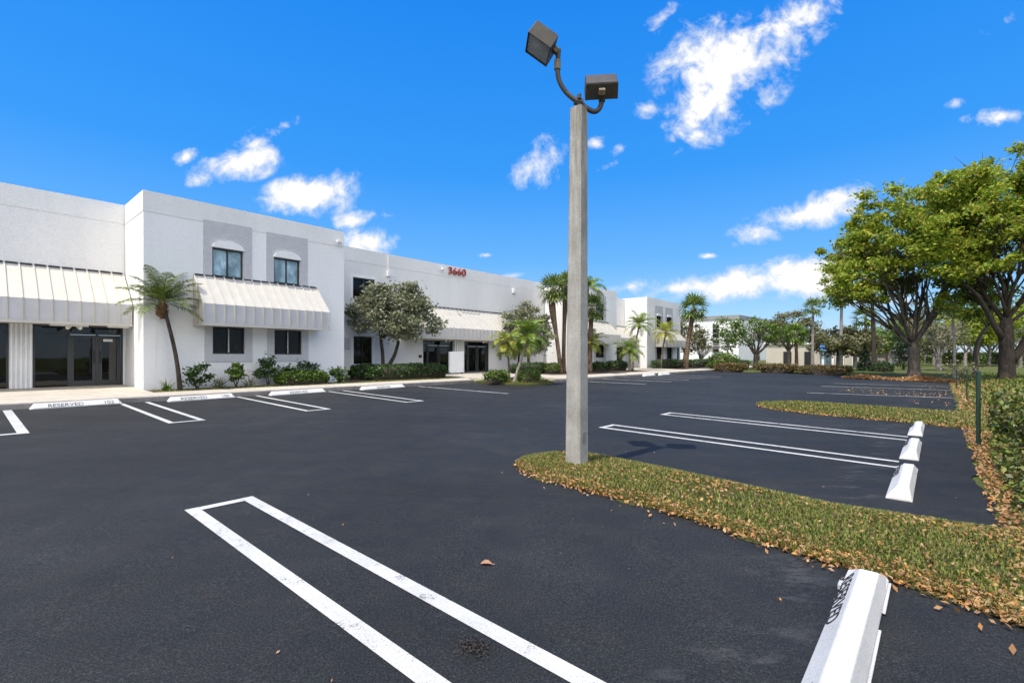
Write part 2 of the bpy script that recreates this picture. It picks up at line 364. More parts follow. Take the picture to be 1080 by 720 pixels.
sheet('parking_lot', lot_edge+[(36.4,-.3),(36.6,3.2),(40.6,4.6),(41.3,8.8),(39.5,11.6),(38.5,13.36),(18.24,13.36),(18.24,15.26),(-26,15.26)], 0, M['asphalt'])

def slab(name, poly, z0, z1, mat, bevel=.012):
    m = MB(); n = len(poly)
    m.add([P(u,v,z0) for u,v in poly]+[P(u,v,z1) for u,v in poly],
          [tuple(reversed(range(n))), tuple(range(n,2*n))]+[(i,(i+1)%n,(i+1)%n+n,i+n) for i in range(n)])
    return tag(m.build(name, mat, bevel=bevel), kind='structure')
# kerb line, then the walks behind it
slab('kerb', [(-26,15.26),(14.9,15.26),(14.9,15.42),(-26,15.42)], -.2, .125, M['kerb'])
slab('kerb', [(18.24,13.36),(58,13.36),(58,13.5),(18.24,13.5)], -.2, .12, M['kerb'])
slab('sidewalk', [(-26,15.424),(3.62,15.424),(3.62,20.19),(-26,20.19)], -.2, .135, M['walk'])
slab('sidewalk', [(3.624,15.424),(14.9,15.424),(15.7,16.5),(3.624,16.5)], -.2, .135, M['walk'])
slab('sidewalk', [(15.704,16.5),(16.3,15.7),(21.1,15.7),(21.1,20.19),(15.704,20.19)], -.2, .14, M['walk'])
slab('sidewalk', [(21.104,15.7),(23.4,14.9),(58,14.9),(58,13.504),(19.4,13.504),(18.3,15.7)], -.2, .13, M['walk'])
slab('sidewalk', [(32.2,14.904),(36.8,14.904),(36.8,19.78),(32.2,19.78)], -.2, .138, M['walk'])
sheet('planting_bed', [(3.63,16.4),(16.1,16.4),(18.6,15.4),(23,14.8),(60,14.8),(60,20.3),(3.63,20.3)], .105, M['mulch'])

EDGE1 = (((-.7,3.7),(-.3,3.93),(0.,4.06),(.7,4.12),(1.9,4.36),(3.6,4.47),(4.4,4.5)), ((-.7,6.0),(-.3,5.86),(.8,5.66),(1.8,5.80),(3.6,5.98),(4.4,5.95)))
EDGE2 = (((-.8,13.5),(.4,13.9),(4.,13.95)), ((-.8,17.6),(.4,17.2),(4.,17.2)))
def edge_u(E, side, v): return np.interp(v, [p[0] for p in E[side]], [p[1] for p in E[side]])
def island(name, E, tip, v0, zc, mat, wob=.05):
    """a grass island: a low mound with a rounded end towards the drive"""
    V, Fc = [], []; nv_, nu_ = 46, 13
    for i in range(nv_):
        v = v0+(tip-v0)*(i/(nv_-1))**.8
        a_, b_ = float(edge_u(E,0,v)), float(edge_u(E,1,v)); r = (b_-a_)/2; cu = (a_+b_)/2
        k = max(0., (v-(tip-r*1.15))/(r*1.15)); w = r*sqrt(max(0.,1-k*k)) if k > 0 else r
        for j in range(nu_):
            s = -1+2*j/(nu_-1); e = wob*(sin(v*5.3+s)+.6*sin(v*11.+2*s))*abs(s)
            uu = cu+s*w+(e if k < .97 else 0); h = zc*(1-s**4)*min(1, (1-k)*2.5) if k > 0 else zc*(1-s**4)
            V.append(P(uu, v, .004+h))
    for i in range(nv_-1):
        for j in range(nu_-1): a = i*nu_+j; Fc.append((a,a+1,a+nu_+1,a+nu_))
    return tag(np_mesh(name, np.array(V), np.array(Fc), mat, smooth=True), kind='structure')
island('grass_island', EDGE1, 4.28, -.7, .06, M['turf'])
island('grass_island', EDGE2, 4.0, -.8, .06, M['turf'])
# planted nose beside the building walk
nose = [(15.0,15.3),(14.95,14.2),(15.15,13.3),(15.6,12.75),(16.3,12.5),(17.1,12.6),(17.7,13.0),(18.05,13.7),(18.2,15.6),(16.2,15.66)]
slab('grass_island', dense(nose,.4), -.2, .09, M['turf'], .03)

# painted stall lines
def line(m, a, b, w=.1, z=.004):
    (ua_,va_),(ub,vb) = a, b; L = math.hypot(ub-ua_, vb-va_); du, dv = (ub-ua_)/L, (vb-va_)/L; pu, pv = -dv*w/2, du*w/2
    n = max(1, int(L/.5))
    for k in range(n):
        t0, t1 = L*k/n, L*(k+1)/n
        q = lambda t, s: P(ua_+du*t+pu*s, va_+dv*t+pv*s, z)
        m.quad(q(t0,-1), q(t1,-1), q(t1,1), q(t0,1))
def hairpin(m, u0, u1, v0, v1, w=.1, z=.004, skew=0.):
    """two parallel stripes joined at the end v1 (u0,u1 = outer edges)"""
    line(m, (u0+w/2,v0), (u0+w/2+skew,v1), w, z); line(m, (u1-w/2,v0), (u1-w/2+skew,v1), w, z)
    s = 1 if v1 > v0 else -1
    line(m, (u0+w+.002+skew, v1-s*w*.5), (u1-w-.002+skew, v1-s*w*.5), w*.9, z)
m = MB(); hairpin(m, 1.35, 1.93, -.2, 5.12, .108)
for u in (8.22, 11.0): hairpin(m, u, u+.56, .42, 4.98, .1)
for u in (2.62, 5.27, 8.06): hairpin(m, u, u+.62, 15.2, 10.9, .1)
hairpin(m, -.02, .78, 15.2, 11.2, .14)
tag(m.build('road_marking', M['line']), kind='structure')
m = MB(); line(m, (11.75,15.1), (12.2,10.85), .13)
line(m, (21.5,3.8), (23.4,-.35), .13); line(m, (26.4,4.1), (28.6,-.35), .13); line(m, (29.6,4.0), (31.5,-.35), .12)
for u in (20.6, 23.3, 25.6, 28., 30.6): line(m, (u-.9,13.3), (u,9.95), .15)
tag(m.build('faded_road_marking', M['oldline']), kind='structure')


# ------------------------------------------------------------------ the white office building
B0 = (3.65, 17.8)                                          # base corner of the tall front bay
bld = bpy.data.objects.new('office_building', None); COL.objects.link(bld)
_x, _y = uv2w(*B0); bld.location = (_x,_y,0); bld.rotation_euler = (0,0,TH)
tag(bld, 'long white two-storey office building with striped metal awnings and red address numerals', 'building')
def zo(u): return -.0125*(u-8)
def bx(u, v, z): return (u-B0[0], v-B0[1], z+zo(u))
TOP = 6.18
def wall_front(u0, u1, v, z0, z1, holes, dep=.14, thick=.26):
    m = MB(bx); us = sorted({u0,u1,*[h[0] for h in holes],*[h[1] for h in holes]}); zs = sorted({z0,z1,*[h[2] for h in holes],*[h[3] for h in holes]})
    inh = lambda a, b: any(h[0]-1e-6 <= a and b[0] <= h[1]+1e-6 and h[2]-1e-6 <= b[1] and b[2] <= h[3]+1e-6 for h in holes)
    for i in range(len(us)-1):
        for j in range(len(zs)-1):
            if any(h[0]-1e-6 <= us[i] and us[i+1] <= h[1]+1e-6 and h[2]-1e-6 <= zs[j] and zs[j+1] <= h[3]+1e-6 for h in holes): continue
            m.quad((us[i],v,zs[j]),(us[i+1],v,zs[j]),(us[i+1],v,zs[j+1]),(us[i],v,zs[j+1]))
    for a, b, c, d in holes:
        w = v+dep
        m.quad((a,v,c),(a,w,c),(a,w,d),(a,v,d)); m.quad((b,v,c),(b,v,d),(b,w,d),(b,w,c))
        m.quad((a,v,d),(a,w,d),(b,w,d),(b,v,d)); m.quad((a,v,c),(b,v,c),(b,w,c),(a,w,c))
    w = v+thick
    m.quad((u0,v,z1),(u1,v,z1),(u1,w,z1),(u0,w,z1)); m.quad((u0,v,z0),(u0,v,z1),(u0,w,z1),(u0,w,z0)); m.quad((u1,v,z0),(u1,w,z0),(u1,w,z1),(u1,v,z1))
    m.quad((u0,w,z1-.9),(u1,w,z1-.9),(u1,w,z1),(u0,w,z1))
    return m
def wallp(m, mat): return m.build('wall', mat, bld)
def boxp(name, a, mat, bevel=0., par=None):
    m = MB(bx); m.box(*a); return m.build(name, mat, par or bld, bevel=bevel)
def window(u0, u1, z0, z1, v, frame='black', pane='glassdark', dep=.09, fw=.045, mull=(.5,), rail=None):
    m = MB(bx); y0, y1 = v+dep-.05, v+dep+.02
    m.box(u0,u0+fw,y0,y1,z0,z1); m.box(u1-fw,u1,y0,y1,z0,z1); m.box(u0+fw,u1-fw,y0,y1,z1-fw,z1); m.box(u0+fw,u1-fw,y0,y1,z0,z0+fw)
    for k in mull:
        c = u0+(u1-u0)*k; m.box(c-.022,c+.022,y0+.006,y1,z0+fw,z1-fw)
    if rail: m.box(u0+fw,u1-fw,y0+.012,y1,z0+rail-.02,z0+rail+.02)
    o = m.build('window', M[frame], bld)
    p = MB(bx); p.quad((u0+fw*.5,v+dep,z0+fw*.5),(u1-fw*.5,v+dep,z0+fw*.5),(u1-fw*.5,v+dep,z1-fw*.5),(u0+fw*.5,v+dep,z1-fw*.5))
    p.build('pane', M[pane], o); return o
GB = -.6
# wings
R, Vf, Vr = 20.2, 17.8, 19.8
up1 = [(5.47,6.41,3.86,4.79),(7.42,8.36,3.86,4.77)]; lo1 = [(5.48,6.46,1.31,2.2),(7.44,8.43,1.3,2.18)]
wallp(wall_front(3.65,10.15,Vf,GB,TOP,up1+lo1), M['stucco'])
DZ = .235
entL = [(-5.2,.98,DZ,2.16),(1.47,3.6,DZ,2.16)]
wallp(wall_front(-14.,3.648,R,GB,TOP,entL), M['smooth'])
mwin = [(11.95,13.1,3.87,4.85),(11.98,12.96,.86,2.14),(23.95,24.85,1.2,2.14)]; ment = [(16.0,18.08,.2,2.08),(18.88,20.93,.2,2.08)]
wallp(wall_front(10.152,26.36,R,GB,TOP+.02,mwin+ment), M['smooth'])
up2 = [(27.0,27.95,3.75,4.85),(29.02,30.16,3.78,4.9)]; lo2 = [(27.0,27.95,1.17,2.1),(29.02,30.16,1.17,2.1)]
wallp(wall_front(26.362,31.95,Vf,GB,TOP-.17,up2+lo2), M['stucco'])
rent = [(33.6,36.6,.15,2.03)]
wallp(wall_front(31.952,36.9,Vr,GB,TOP-.16,rent), M['smooth'])
up3 = [(38.65,39.6,3.72,4.68),(40.68,41.72,3.76,4.7)]; lo3 = [(38.65,39.75,1.03,2.06),(40.72,41.82,1.03,2.06),(42.93,43.48,.28,2.1)]
wallp(wall_front(36.902,43.7,Vf,GB,TOP-.09,up3+lo3), M['stucco'])
for u0, u1, v0, v1, t in ((3.65,3.91,Vf+.262,20.19,TOP),(9.89,10.15,Vf+.262,20.19,TOP),(26.362,26.62,Vf+.262,20.19,TOP-.17),(31.69,31.95,Vf+.262,20.6,TOP-.17),
                          (36.902,37.16,Vf+.262,20.6,TOP-.09),(43.44,43.7,Vf+.262,38.,TOP-.09),(-14.,-13.74,R+.262,38.,TOP)):
    m = MB(bx); m.box(u0,u1,v0,v1,GB,t); wallp(m, M['stucco'])
m = MB(bx)
for u0, u1, v0 in ((-13.73,3.64,R+.27),(3.92,9.88,Vf+.27),(10.16,26.35,R+.27),(26.63,31.68,Vf+.27),(31.96,36.89,Vr+.27),(37.17,43.43,Vf+.27)): m.box(u0,u1,v0,38.,5.2,5.4)
m.build('roof', flat('grey roof felt',(.3,.3,.3),.9), bld)
m = MB(bx)                                                 # parapet band standing slightly proud
for u0, u1, v, t in ((-14.,3.62,R,TOP),(3.65,10.15,Vf,TOP),(10.18,26.34,R,TOP+.02),(26.362,31.95,Vf,TOP-.17),(31.98,36.88,Vr,TOP-.16),(36.902,43.7,Vf,TOP-.09)):
    m.box(u0,u1,v-.012,v-.002,t-.62,t+.004)
for u, v0, v1, t in ((3.65,Vf-.012,20.17,TOP),(26.362,Vf-.012,20.17,TOP-.17),(36.902,Vf-.012,19.77,TOP-.09)): m.box(u-.012,u-.002,v0,v1,t-.62,t+.004)
m.build('parapet', M['smooth'], bld)
# grey herringbone panels, arches and lower surrounds of the bays
def chevron_panel(u0, u1, z0, z1, v, hole):
    a, b, c, d = hole; m = MB(); uc = (a+b)/2
    z = lambda q: q+zo(uc)
    for x0, x1, y0, y1 in ((u0,a,z0,z1),(b,u1,z0,z1),(a,b,d,z1)): m.box(x0-uc,x1-uc,-.028,-.001,z(y0),z(y1))
    o = m.build('wall_panel', M['chevron'], bld); o.location = (uc-B0[0], v-B0[1], 0); return o
def arch(u0, u1, z, v, rise=.23):
    m = MB(bx); n = 14; e = .02
    poly = [(u0-e,z),(u1+e,z)]+[(u1+e-(u1-u0+2*e)*k/n, z+.02+rise*sqrt(max(0,1-(2*k/n-1)**2))) for k in range(0,n+1)]
    m.prism_y(poly, v-.06, v-.002); m.build('window_arch', M['white'], bld)
def surround(u0, u1, z0, z1, v, hole):
    a, b, c, d = hole; m = MB(bx)
    for x0, x1, y0, y1 in ((u0,a,z0,z1),(b,u1,z0,z1),(a,b,z0,c),(a,b,d,z1)):
        if y1-y0 > .01: m.box(x0,x1,v-.03,v-.002,y0,y1)
    m.build('window_surround', M['greytrim'], bld)
chevron_panel(5.21,6.68,3.7,5.65,Vf,up1[0]); chevron_panel(7.17,8.65,3.7,5.62,Vf,up1[1])
for h in up1: arch(h[0],h[1],h[3]+.003,Vf-.03); window(*h, Vf, pane='glassblue')
for h, s in zip(lo1, ((5.25,6.7),(7.2,8.68))): surround(s[0],s[1],1.05,2.5,Vf,h); window(*h, Vf); boxp('mullion', ((h[0]+h[1])/2-.018,(h[0]+h[1])/2+.018,Vf+.02,Vf+.039,h[2]+.05,h[3]-.05), M['greytrim'])
for h in up2: chevron_panel(h[0]-.25,h[1]+.25,3.6,5.5,Vf,h); arch(h[0],h[1],h[3]+.003,Vf-.03,.15); window(*h, Vf)
for h in lo2: surround(h[0]-.22,h[1]+.22,.9,2.3,Vf,h); window(*h, Vf)
for h, s in zip(up3, ((38.4,39.9),(40.4,41.95))): chevron_panel(s[0],s[1],3.5,5.52,Vf,h); arch(h[0],h[1],h[3]+.003,Vf-.03,.18); window(*h, Vf)
for h in lo3[:2]: surround(h[0]-.2,h[1]+.2,.75,2.3,Vf,h); window(*h, Vf)
# middle wing windows with white frames
def trim(h, v, w=.13):
    a, b, c, d = h; m = MB(bx)
    for x0, x1, y0, y1 in ((a-w,a,c-w,d+w),(b,b+w,c-w,d+w),(a,b,c-w,c),(a,b,d,d+w)): m.box(x0,x1,v-.035,v-.002,y0,y1)
    m.build('window_surround', M['white'], bld, bevel=.008)
for h in mwin: trim(h, R); window(*h, R)
# storefront entrances
def doorset(u0, u1, z0, z1, v, doors, glass='glassentry', tran=.22):
    """fixed glazing with aluminium bars, then hinged leaves with pull handles"""
    fw = .055; y0, y1 = v+.05, v+.13; m = MB(bx)
    m.box(u0,u0+fw,y0,y1,z0,z1); m.box(u1-fw,u1,y0,y1,z0,z1); m.box(u0+fw,u1-fw,y0,y1,z1-fw,z1); m.box(u0+fw,u1-fw,y0+.004,y1,z1-tran-fw,z1-tran)
    cuts = sorted({d[0] for d in doors}|{d[1] for d in doors})
    for c in cuts:
        if u0+.1 < c < u1-.1: m.box(c-.03,c+.03,y0-.004,y1,z0,z1-tran-fw)
    o = m.build('shopfront', M['bronze'], bld)
    g = MB(bx); spans = []; c0 = u0
    for a, b in doors:
        if a-c0 > .1: spans.append((c0,a))
        c0 = b
    if u1-c0 > .1: spans.append((c0,u1))
    for a, b in spans: g.box(a+.03,b-.03,y0+.03,y0+.04,z0+.02,z1-tran-fw)
    g.box(u0+fw,u1-fw,y0+.03,y0+.04,z1-tran,z1-fw); g.build('pane', M[glass], o)
    for a, b in doors:
        d = MB(bx); a2, b2 = a+.035, b-.035; zt = z1-tran-fw-.01; s = .085
        d.box(a2,a2+s,y0+.01,y1-.02,z0+.02,zt); d.box(b2-s,b2,y0+.01,y1-.02,z0+.02,zt); d.box(a2+s,b2-s,y0+.01,y1-.02,z0+.02,z0+.2); d.box(a2+s,b2-s,y0+.01,y1-.02,zt-.1,zt)
        do = d.build('door', M['bronze'], bld)
        g = MB(bx); g.box(a2+s,b2-s,y0+.035,y0+.043,z0+.2,zt-.1); g.build('pane', M[glass], do)
        hx = b2-s*.5 if a == doors[0][0] else a2+s*.5
        g = MB(bx); g.tube([(hx,y0-.05,z0+.75),(hx,y0-.05,z0+1.15)], .014, 6); g.tube([(hx,y0-.05,z0+.78),(hx,y0+.02,z0+.78)], .01, 5); g.tube([(hx,y0-.05,z0+1.12),(hx,y0+.02,z0+1.12)], .01, 5)
        g.build('handle', M['black'], do)
doorset(1.47,3.6,DZ,2.16,R,[(2.27,2.95),(2.95,3.57)])
doorset(-5.2,.98,DZ,2.16,R,[(-3.2,-2.4),(-2.4,-1.6)])
doorset(16.0,18.08,.2,2.08,R,[(16.3,17.1),(17.1,17.9)])
doorset(18.88,20.93,.2,2.08,R,[(19.2,20.0),(20.0,20.8)])
doorset(33.6,36.6,.15,2.03,Vr,[(34.6,35.5),(35.5,36.4)])
boxp('door', (42.95,43.46,Vf+.06,Vf+.1,.28,2.08), M['black'])
m = MB(bx); m.quad((3.1,R+.073,1.68),(3.34,R+.073,1.68),(3.34,R+.073,1.76),(3.1,R+.073,1.76)); m.build('door_notice', M['white'], bld)
# fluted piers between the shopfronts
def pier(u0, u1, v, z0, z1, n=5):
    m = MB(bx); w = (u1-u0)/(2*n-1)
    m.box(u0,u1,v-.05,v-.002,z0,z1)
    for k in range(n): m.box(u0+2*k*w,u0+(2*k+1)*w,v-.10,v-.051,z0,z1)
    m.build('pilaster', M['white'], bld, bevel=.008)
pier(1.0,1.45,R,.2,2.19); pier(18.12,18.84,R,.12,2.1)
# standing seam awnings
def awning(u0, u1, v, vc, zt, zc, zb, pitch=.3, ends=(True,True)):
    m = MB(bx); sl = (zt-zc)/(v-vc); m.m = 0
    th = .03
    m.add([(u0,v-.002,zt),(u1,v-.002,zt),(u1,vc,zc),(u0,vc,zc),(u0,v-.002,zt-th-.02),(u1,v-.002,zt-th-.02),(u1,vc+th,zc-th),(u0,vc+th,zc-th)],
          [(0,1,2,3),(7,6,5,4),(0,4,5,1),(0,3,7,4),(1,5,6,2)])
    m.m = 1; m.box(u0,u1,vc,vc+.03,zb,zc-.003)
    m.m = 0; m.box(u0-.01,u1+.01,vc-.03,vc-.002,zb-.055,zb+.03); m.box(u0,u1,vc+.032,v-.003,zb-.04,zb-.01)
    for e, u in zip(ends, (u0,u1)):
        if e:
            s = 1 if u == u0 else -1
            m.add([(u,v-.003,zt-.06),(u,vc+.032,zc-.04),(u,vc+.032,zb-.005),(u,v-.003,zb-.005),(u+s*.03,v-.003,zt-.06),(u+s*.03,vc+.032,zc-.04),(u+s*.03,vc+.032,zb-.005),(u+s*.03,v-.003,zb-.005)],
                  [(0,1,2,3),(7,6,5,4),(0,4,5,1),(1,5,6,2),(2,6,7,3),(3,7,4,0)])
            for k in range(1,4):
                y = vc+(v-vc)*k/4; zz = zc+(zt-zc)*k/4; m.box(u-s*.03,u-s*.001,y-.015,y+.015,zb,zz-.05)
    n = max(2, round((u1-u0)/pitch)); w = .02; h = .05
    for k in range(n+1):
        u = u0+.02+(u1-u0-.04)*k/n
        m.add([(u-w,v-.003,zt+h),(u+w,v-.003,zt+h),(u+w,vc-h*.7,zc+h*.2),(u-w,vc-h*.7,zc+h*.2),(u-w,v-.003,zt+.001),(u+w,v-.003,zt+.001),(u+w,vc-.001,zc+.001),(u-w,vc-.001,zc+.001)],
              [(0,1,2,3),(7,6,5,4),(0,4,5,1),(1,5,6,2),(3,7,4,0),(2,6,7,3)])
        m.box(u-w,u+w,vc-h*.7,vc-.002,zb+.031,zc+h*.2-.002)
    m.m = 2; 
    for k in range(n):
        a = u0+.02+(u1-u0-.04)*k/n+w+.006; b = u0+.02+(u1-u0-.04)*(k+1)/n-w-.006; m.box(a,b,v-.03,v-.004,zt+.002,zt+.048)  # black strips stand in for the shadow gaps between the rib tops
    m.build('awning', [M['awning'],M['fascia'],M['black']], bld)
awning(4.93,9.02,Vf,16.82,3.82,2.86,2.24)
awning(-13.9,3.61,R,19.02,3.9,2.83,2.2,.30,(True,False))
awning(14.8,22.1,R,19.15,3.84,2.72,2.17)
awning(26.5,30.75,Vf,16.83,3.66,2.76,2.16)
awning(32.0,36.86,Vr,18.5,3.7,2.7,2.15,.3,(False,False))
awning(38.35,42.75,Vf,16.9,3.62,2.66,2.1)
# fittings on the wall
def text_mesh(s, size, depth, mat, name, par, font_scale=(1,1)):
    cu = bpy.data.curves.new(name, 'FONT'); cu.body = s; cu.size = size; cu.extrude = depth; cu.align_x = 'LEFT'
    tmp = bpy.data.objects.new('tmp_text', cu); COL.objects.link(tmp)
    dg = bpy.context.evaluated_depsgraph_get(); me = bpy.data.meshes.new_from_object(tmp.evaluated_get(dg))
    bpy.data.objects.remove(tmp); bpy.data.curves.remove(cu); me.name = name; me.materials.clear(); me.materials.append(mat)
    for v in me.vertices: v.co.x *= font_scale[0]; v.co.y *= font_scale[1]
    o = bpy.data.objects.new(name, me); COL.objects.link(o); o.parent = par; return o
t = text_mesh('3660', .55, .03, M['red'], 'address_number', bld, (1.24,1.))
t.rotation_euler = (pi/2,0,0); t.location = bx(17.62, R-.1, 5.73)
def camera_fit(u, v, z):
    m = MB(bx); m.box(u-.03,u+.03,v-.08,v-.024,z-.03,z+.03); m.tube([(u,v-.08,z),(u-.05,v-.2,z-.02)], .02, 6); m.box(u-.2,u+.02,v-.28,v-.18,z-.08,z+.01); m.build('security_camera', M['white'], bld, bevel=.01)
camera_fit(9.93, Vf, 5.75); camera_fit(17.3, R, 5.95)
m = MB(bx); m.box(13.75,13.93,R-.12,R-.002,5.1,5.35); m.tube([(13.84,R-.03,5.35),(13.84,R-.03,6.1)], .02, 6); m.tube([(13.84,R-.03,5.1),(13.84,R-.03,4.2)], .02, 6); m.build('wall_light', M['white'], bld, bevel=.01)
boxp('wall_light', (23.0,23.28,R-.14,R-.002,5.2,5.45), M['white'], .02)
boxp('meter_box', (11.25,11.75,R-.1,R-.002,1.55,2.05), M['greytrim'], .01); boxp('wall_light', (15.72,15.85,R-.1,R-.002,1.15,1.3), M['black'], .01)
def twin_light(u, v, z):
    m = MB(bx); m.box(u-.06,u+.06,v-.06,v-.001,z,z+.05)
    for s in (-1,1): m.tube([(u+s*.04,v-.03,z),(u+s*.1,v-.07,z-.05)], .012, 5); m.tube([(u+s*.08,v-.05,z-.03),(u+s*.15,v-.13,z-.07)], [.035,.055], 8)
    m.build('twin_floodlight', flat('warm white plastic',(.72,.68,.55),.4), bld)
twin_light(2.28, 19.4, 2.12); twin_light(17.1, 19.6, 2.1); twin_light(19.9, 19.6, 2.1)
for u in (15.95, 20.9):
    m = MB(bx); m.tube([(u,19.12,2.75),(u,18.98,2.86)], .02, 5); m.tube([(u,19.0,2.84),(u+.05,18.84,2.92)], [.05,.085], 8); m.build('spotlight', M['black'], bld)
m = MB(bx)
m.box(1.75,2.6,19.2,19.3,2.1,2.155); m.box(3.05,3.58,19.2,19.3,2.1,2.155); m.build('strip_light', M['white'], bld)

# ------------------------------------------------------------------ parking lot light
lp = thing('street_lamp', 'square concrete lamp post with two box floodlights on the near grass island', 'street lamp', 5.17, 3.446, .03)
LZ = lp.location.z
m = MB(); c = .022
def sq(h, z, dx=0): 
    k = h-c*(h/.105)
    return [(x+dx,y,z) for x,y in ((-h,-k),(-k,-h),(k,-h),(h,-k),(h,k),(k,h),(-k,h),(-h,k))]
TOPZ = 4.56-LZ
m.loft([sq(.112,-.3), sq(.111,.0), sq(.106,1.0,.008), sq(.099,2.2,.02), sq(.092,3.4,.034), sq(.086,TOPZ,.048)]); m.build('pole', M['pole'], lp)
m = MB(); m.box(-.035,.045,-.114,-.1085,.30,.44); m.build('access_plate', M['kerb'], lp, bevel=.003)
AX = .048*D1[0]; AY = .048*D1[1]
hp = bpy.data.objects.new('lamp_head', None)                # turned so that its x runs from the left lamp to the right one
HR = Matrix.Rotation(-TH,4,'Z')
HL = lambda x,y,z: tuple(HR @ Vector((x+AX,y+AY,z-LZ)))
m = MB(HL); m.tube([(0,0,4.54),(0,0,4.68)], .034, 10); m.box(-.05,.05,-.05,.05,4.55,4.575); m.tube([(-.055,0,4.66),(.055,0,4.63)], .048, 10); m.tube([(0,-.04,4.665),(0,-.04,4.72)],.025,8)
m.build('bracket', M['lamp'], lp)
def curve_pts(p, k=6):
    out = []; n = len(p)
    for i in range(n-1):
        a, b, cc, d = (Vector(p[max(i-1,0)]), Vector(p[i]), Vector(p[i+1]), Vector(p[min(i+2,n-1)]))
        for j in range(k):
            t = j/k; out.append(.5*((2*b)+(cc-a)*t+(2*a-5*b+4*cc-d)*t*t+(3*b-a-3*cc+d)*t**3))
    out.append(Vector(p[-1])); return out
_X0 = lp.location.x+AX
arm = [((px-540)/513*6.16-_X0, 1.5+(368-py)/513*6.16) for px, py in ((589.5,50),(588.6,64),(588.6,76),(591,86),(597.5,96),(606,103.5),(613,108),(621,114),(627,116.5),(631.5,114.5),(634.5,109),(635.3,100))]
m = MB(HL); m.tube(curve_pts([(x,0,z) for x,z in arm]), .031, 10); m.build('arm', M['pipe'], lp, smooth=True)
def flood(px, py, yaw, tilt, yk):
    """box floodlight centred on a bearing; yaw of the lens about the post, tilt downwards"""
    L, Wd, D = .205, .17, .2
    mat = Matrix.Translation(((px-540)/513*6.16-_X0, 0, 1.5+(368-py)/513*6.16)) @ Matrix.Rotation(yaw,4,'Z') @ Matrix.Rotation(tilt,4,'Y')
    T = lambda x,y,z: HL(*(mat @ Vector((x-D/2,y,z))))
    m = MB(T); r0 = [(0,-L*.93,-Wd*.9),(0,L*.93,-Wd*.9),(0,L*.93,Wd*.9),(0,-L*.93,Wd*.9)]
    r1 = [(.02,-L*.97,-Wd*.96),(.02,L*.97,-Wd*.96),(.02,L*.97,Wd*.96),(.02,-L*.97,Wd*.96)]; r2 = [(D,-L,-Wd),(D,L,-Wd),(D,L,Wd),(D,-L,Wd)]
    i = .016; r3 = [(D,-L+i,-Wd+i),(D,L-i,-Wd+i),(D,L-i,Wd-i),(D,-L+i,Wd-i)]; r4 = [(D-.02,-L+i,-Wd+i),(D-.02,L-i,-Wd+i),(D-.02,L-i,Wd-i),(D-.02,-L+i,Wd-i)]
    m.loft([r0,r1,r2,r3,r4]); o = m.build('floodlight', [M['lamp']], lp, bevel=.005)
    g = MB(T); x = D-.016; g.quad((x,-L+i,-Wd+i),(x,L-i,-Wd+i),(x,L-i,Wd-i),(x,-L+i,Wd-i)); g.build('lens', M['lens'], o)
    k = MB(T); k.box(*yk); k.build('yoke', M['lampback'], o, bevel=.008); return o
flood(571.5, 44.5, pi+radians(4), radians(56), (.03,.10,-.04,.04,-.25,-.165))
flood(634.5, 90, radians(84), radians(45), (.06,.13,-.04,.04,-.24,-.165))
for px, py in ((588.2,67),(635.3,101)):
    x, z = (px-540)/513*6.16-_X0, 1.5+(368-py)/513*6.16
    m = MB(HL); m.tube([(x,0,z-.06),(x,0,z+.06)], .042, 10); m.build('arm_collar', M['lampback'], lp)
bpy.data.objects.remove(hp)

# ------------------------------------------------------------------ wheel stops
def wheel_stop(u0, u1, v, label, mat, texts=(), face=1, w=.2, h=.13, z=0., chips=True, group='concrete wheel stops'):
    """face=+1: lettering on the side towards the building, -1: on the side towards the lot"""
    L = u1-u0; r = thing('wheel_stop', label, 'wheel stop', (u0+u1)/2, v, z, group=group); m = MB()
    f = face; q = h/.135
    def ring(x, hh, sl=0.):
        t = hh/h; lo = min(.035*q, hh*.6)
        return [(x,-f*.10,.004),(x,f*.12,.004),(x,f*.12,lo),(x,f*(.03+.055*(1-t)),hh),(x,-f*(.065+.025*(1-t)),hh),(x,-f*.10,min(.03,hh*.5))]
    e = .07 if face < 0 else .24; m.loft([ring(-L/2,.03), ring(-L/2+.012,.042), ring(-L/2+e,h), ring(-L/6,h), ring(L/6,h), ring(L/2-e,h), ring(L/2-.012,.042), ring(L/2,.03)])
    m.build('block', mat, r, bevel=.007)
    ang = math.atan2(h-.035*q, .09)
    for s, x, size in texts:
        t = text_mesh(s, size, .0012, M['ink'], 'lettering', r, (1.05 if face < 0 else 1.28,1.))
        if face < 0: t.matrix_local = Matrix.Translation((x,-.1165,.042*q)) @ Matrix.Rotation(ang,4,'X')
        else: t.matrix_local = Matrix.Translation((x,.1165,.042*q)) @ Matrix.Rotation(pi,4,'Z') @ Matrix.Rotation(ang,4,'X')
    return r
# nearest one, stencilled, with steel pin plates
ws = wheel_stop(2.1,4.02,.345,'stencilled white wheel stop nearest the camera, beside the leafy island corner',M['stop'],[('RESERVED',.72,.125),('103',-.62,.125)],1,.2,.135)
m = MB(); m.box(.62,.70,.115,.138,.004,.04); m.build('pin_plate', M['greystop'], ws, bevel=.004); m = MB(); m.box(.45,.92,-.116,-.099,.004,.016); m.build('pin_plate', M['greystop'], ws, bevel=.004); m = MB(); m.box(-.5,.22,-.114,-.099,.004,.016); m.build('pin_plate', M['greystop'], ws, bevel=.004)
for k, (a, b, lab) in enumerate(((6.42,8.2,'white wheel stop just beyond the grass island, nearest of three in a row'),(9.0,10.75,'white wheel stop in the middle of the row of three by the hedge'),(11.75,13.5,'white wheel stop farthest in the row of three, by the second grass island'))):
    wheel_stop(a,b,.3+.01*k,lab,M['stop'],[('RESERVED',.68,.11)],1,.2,.118)
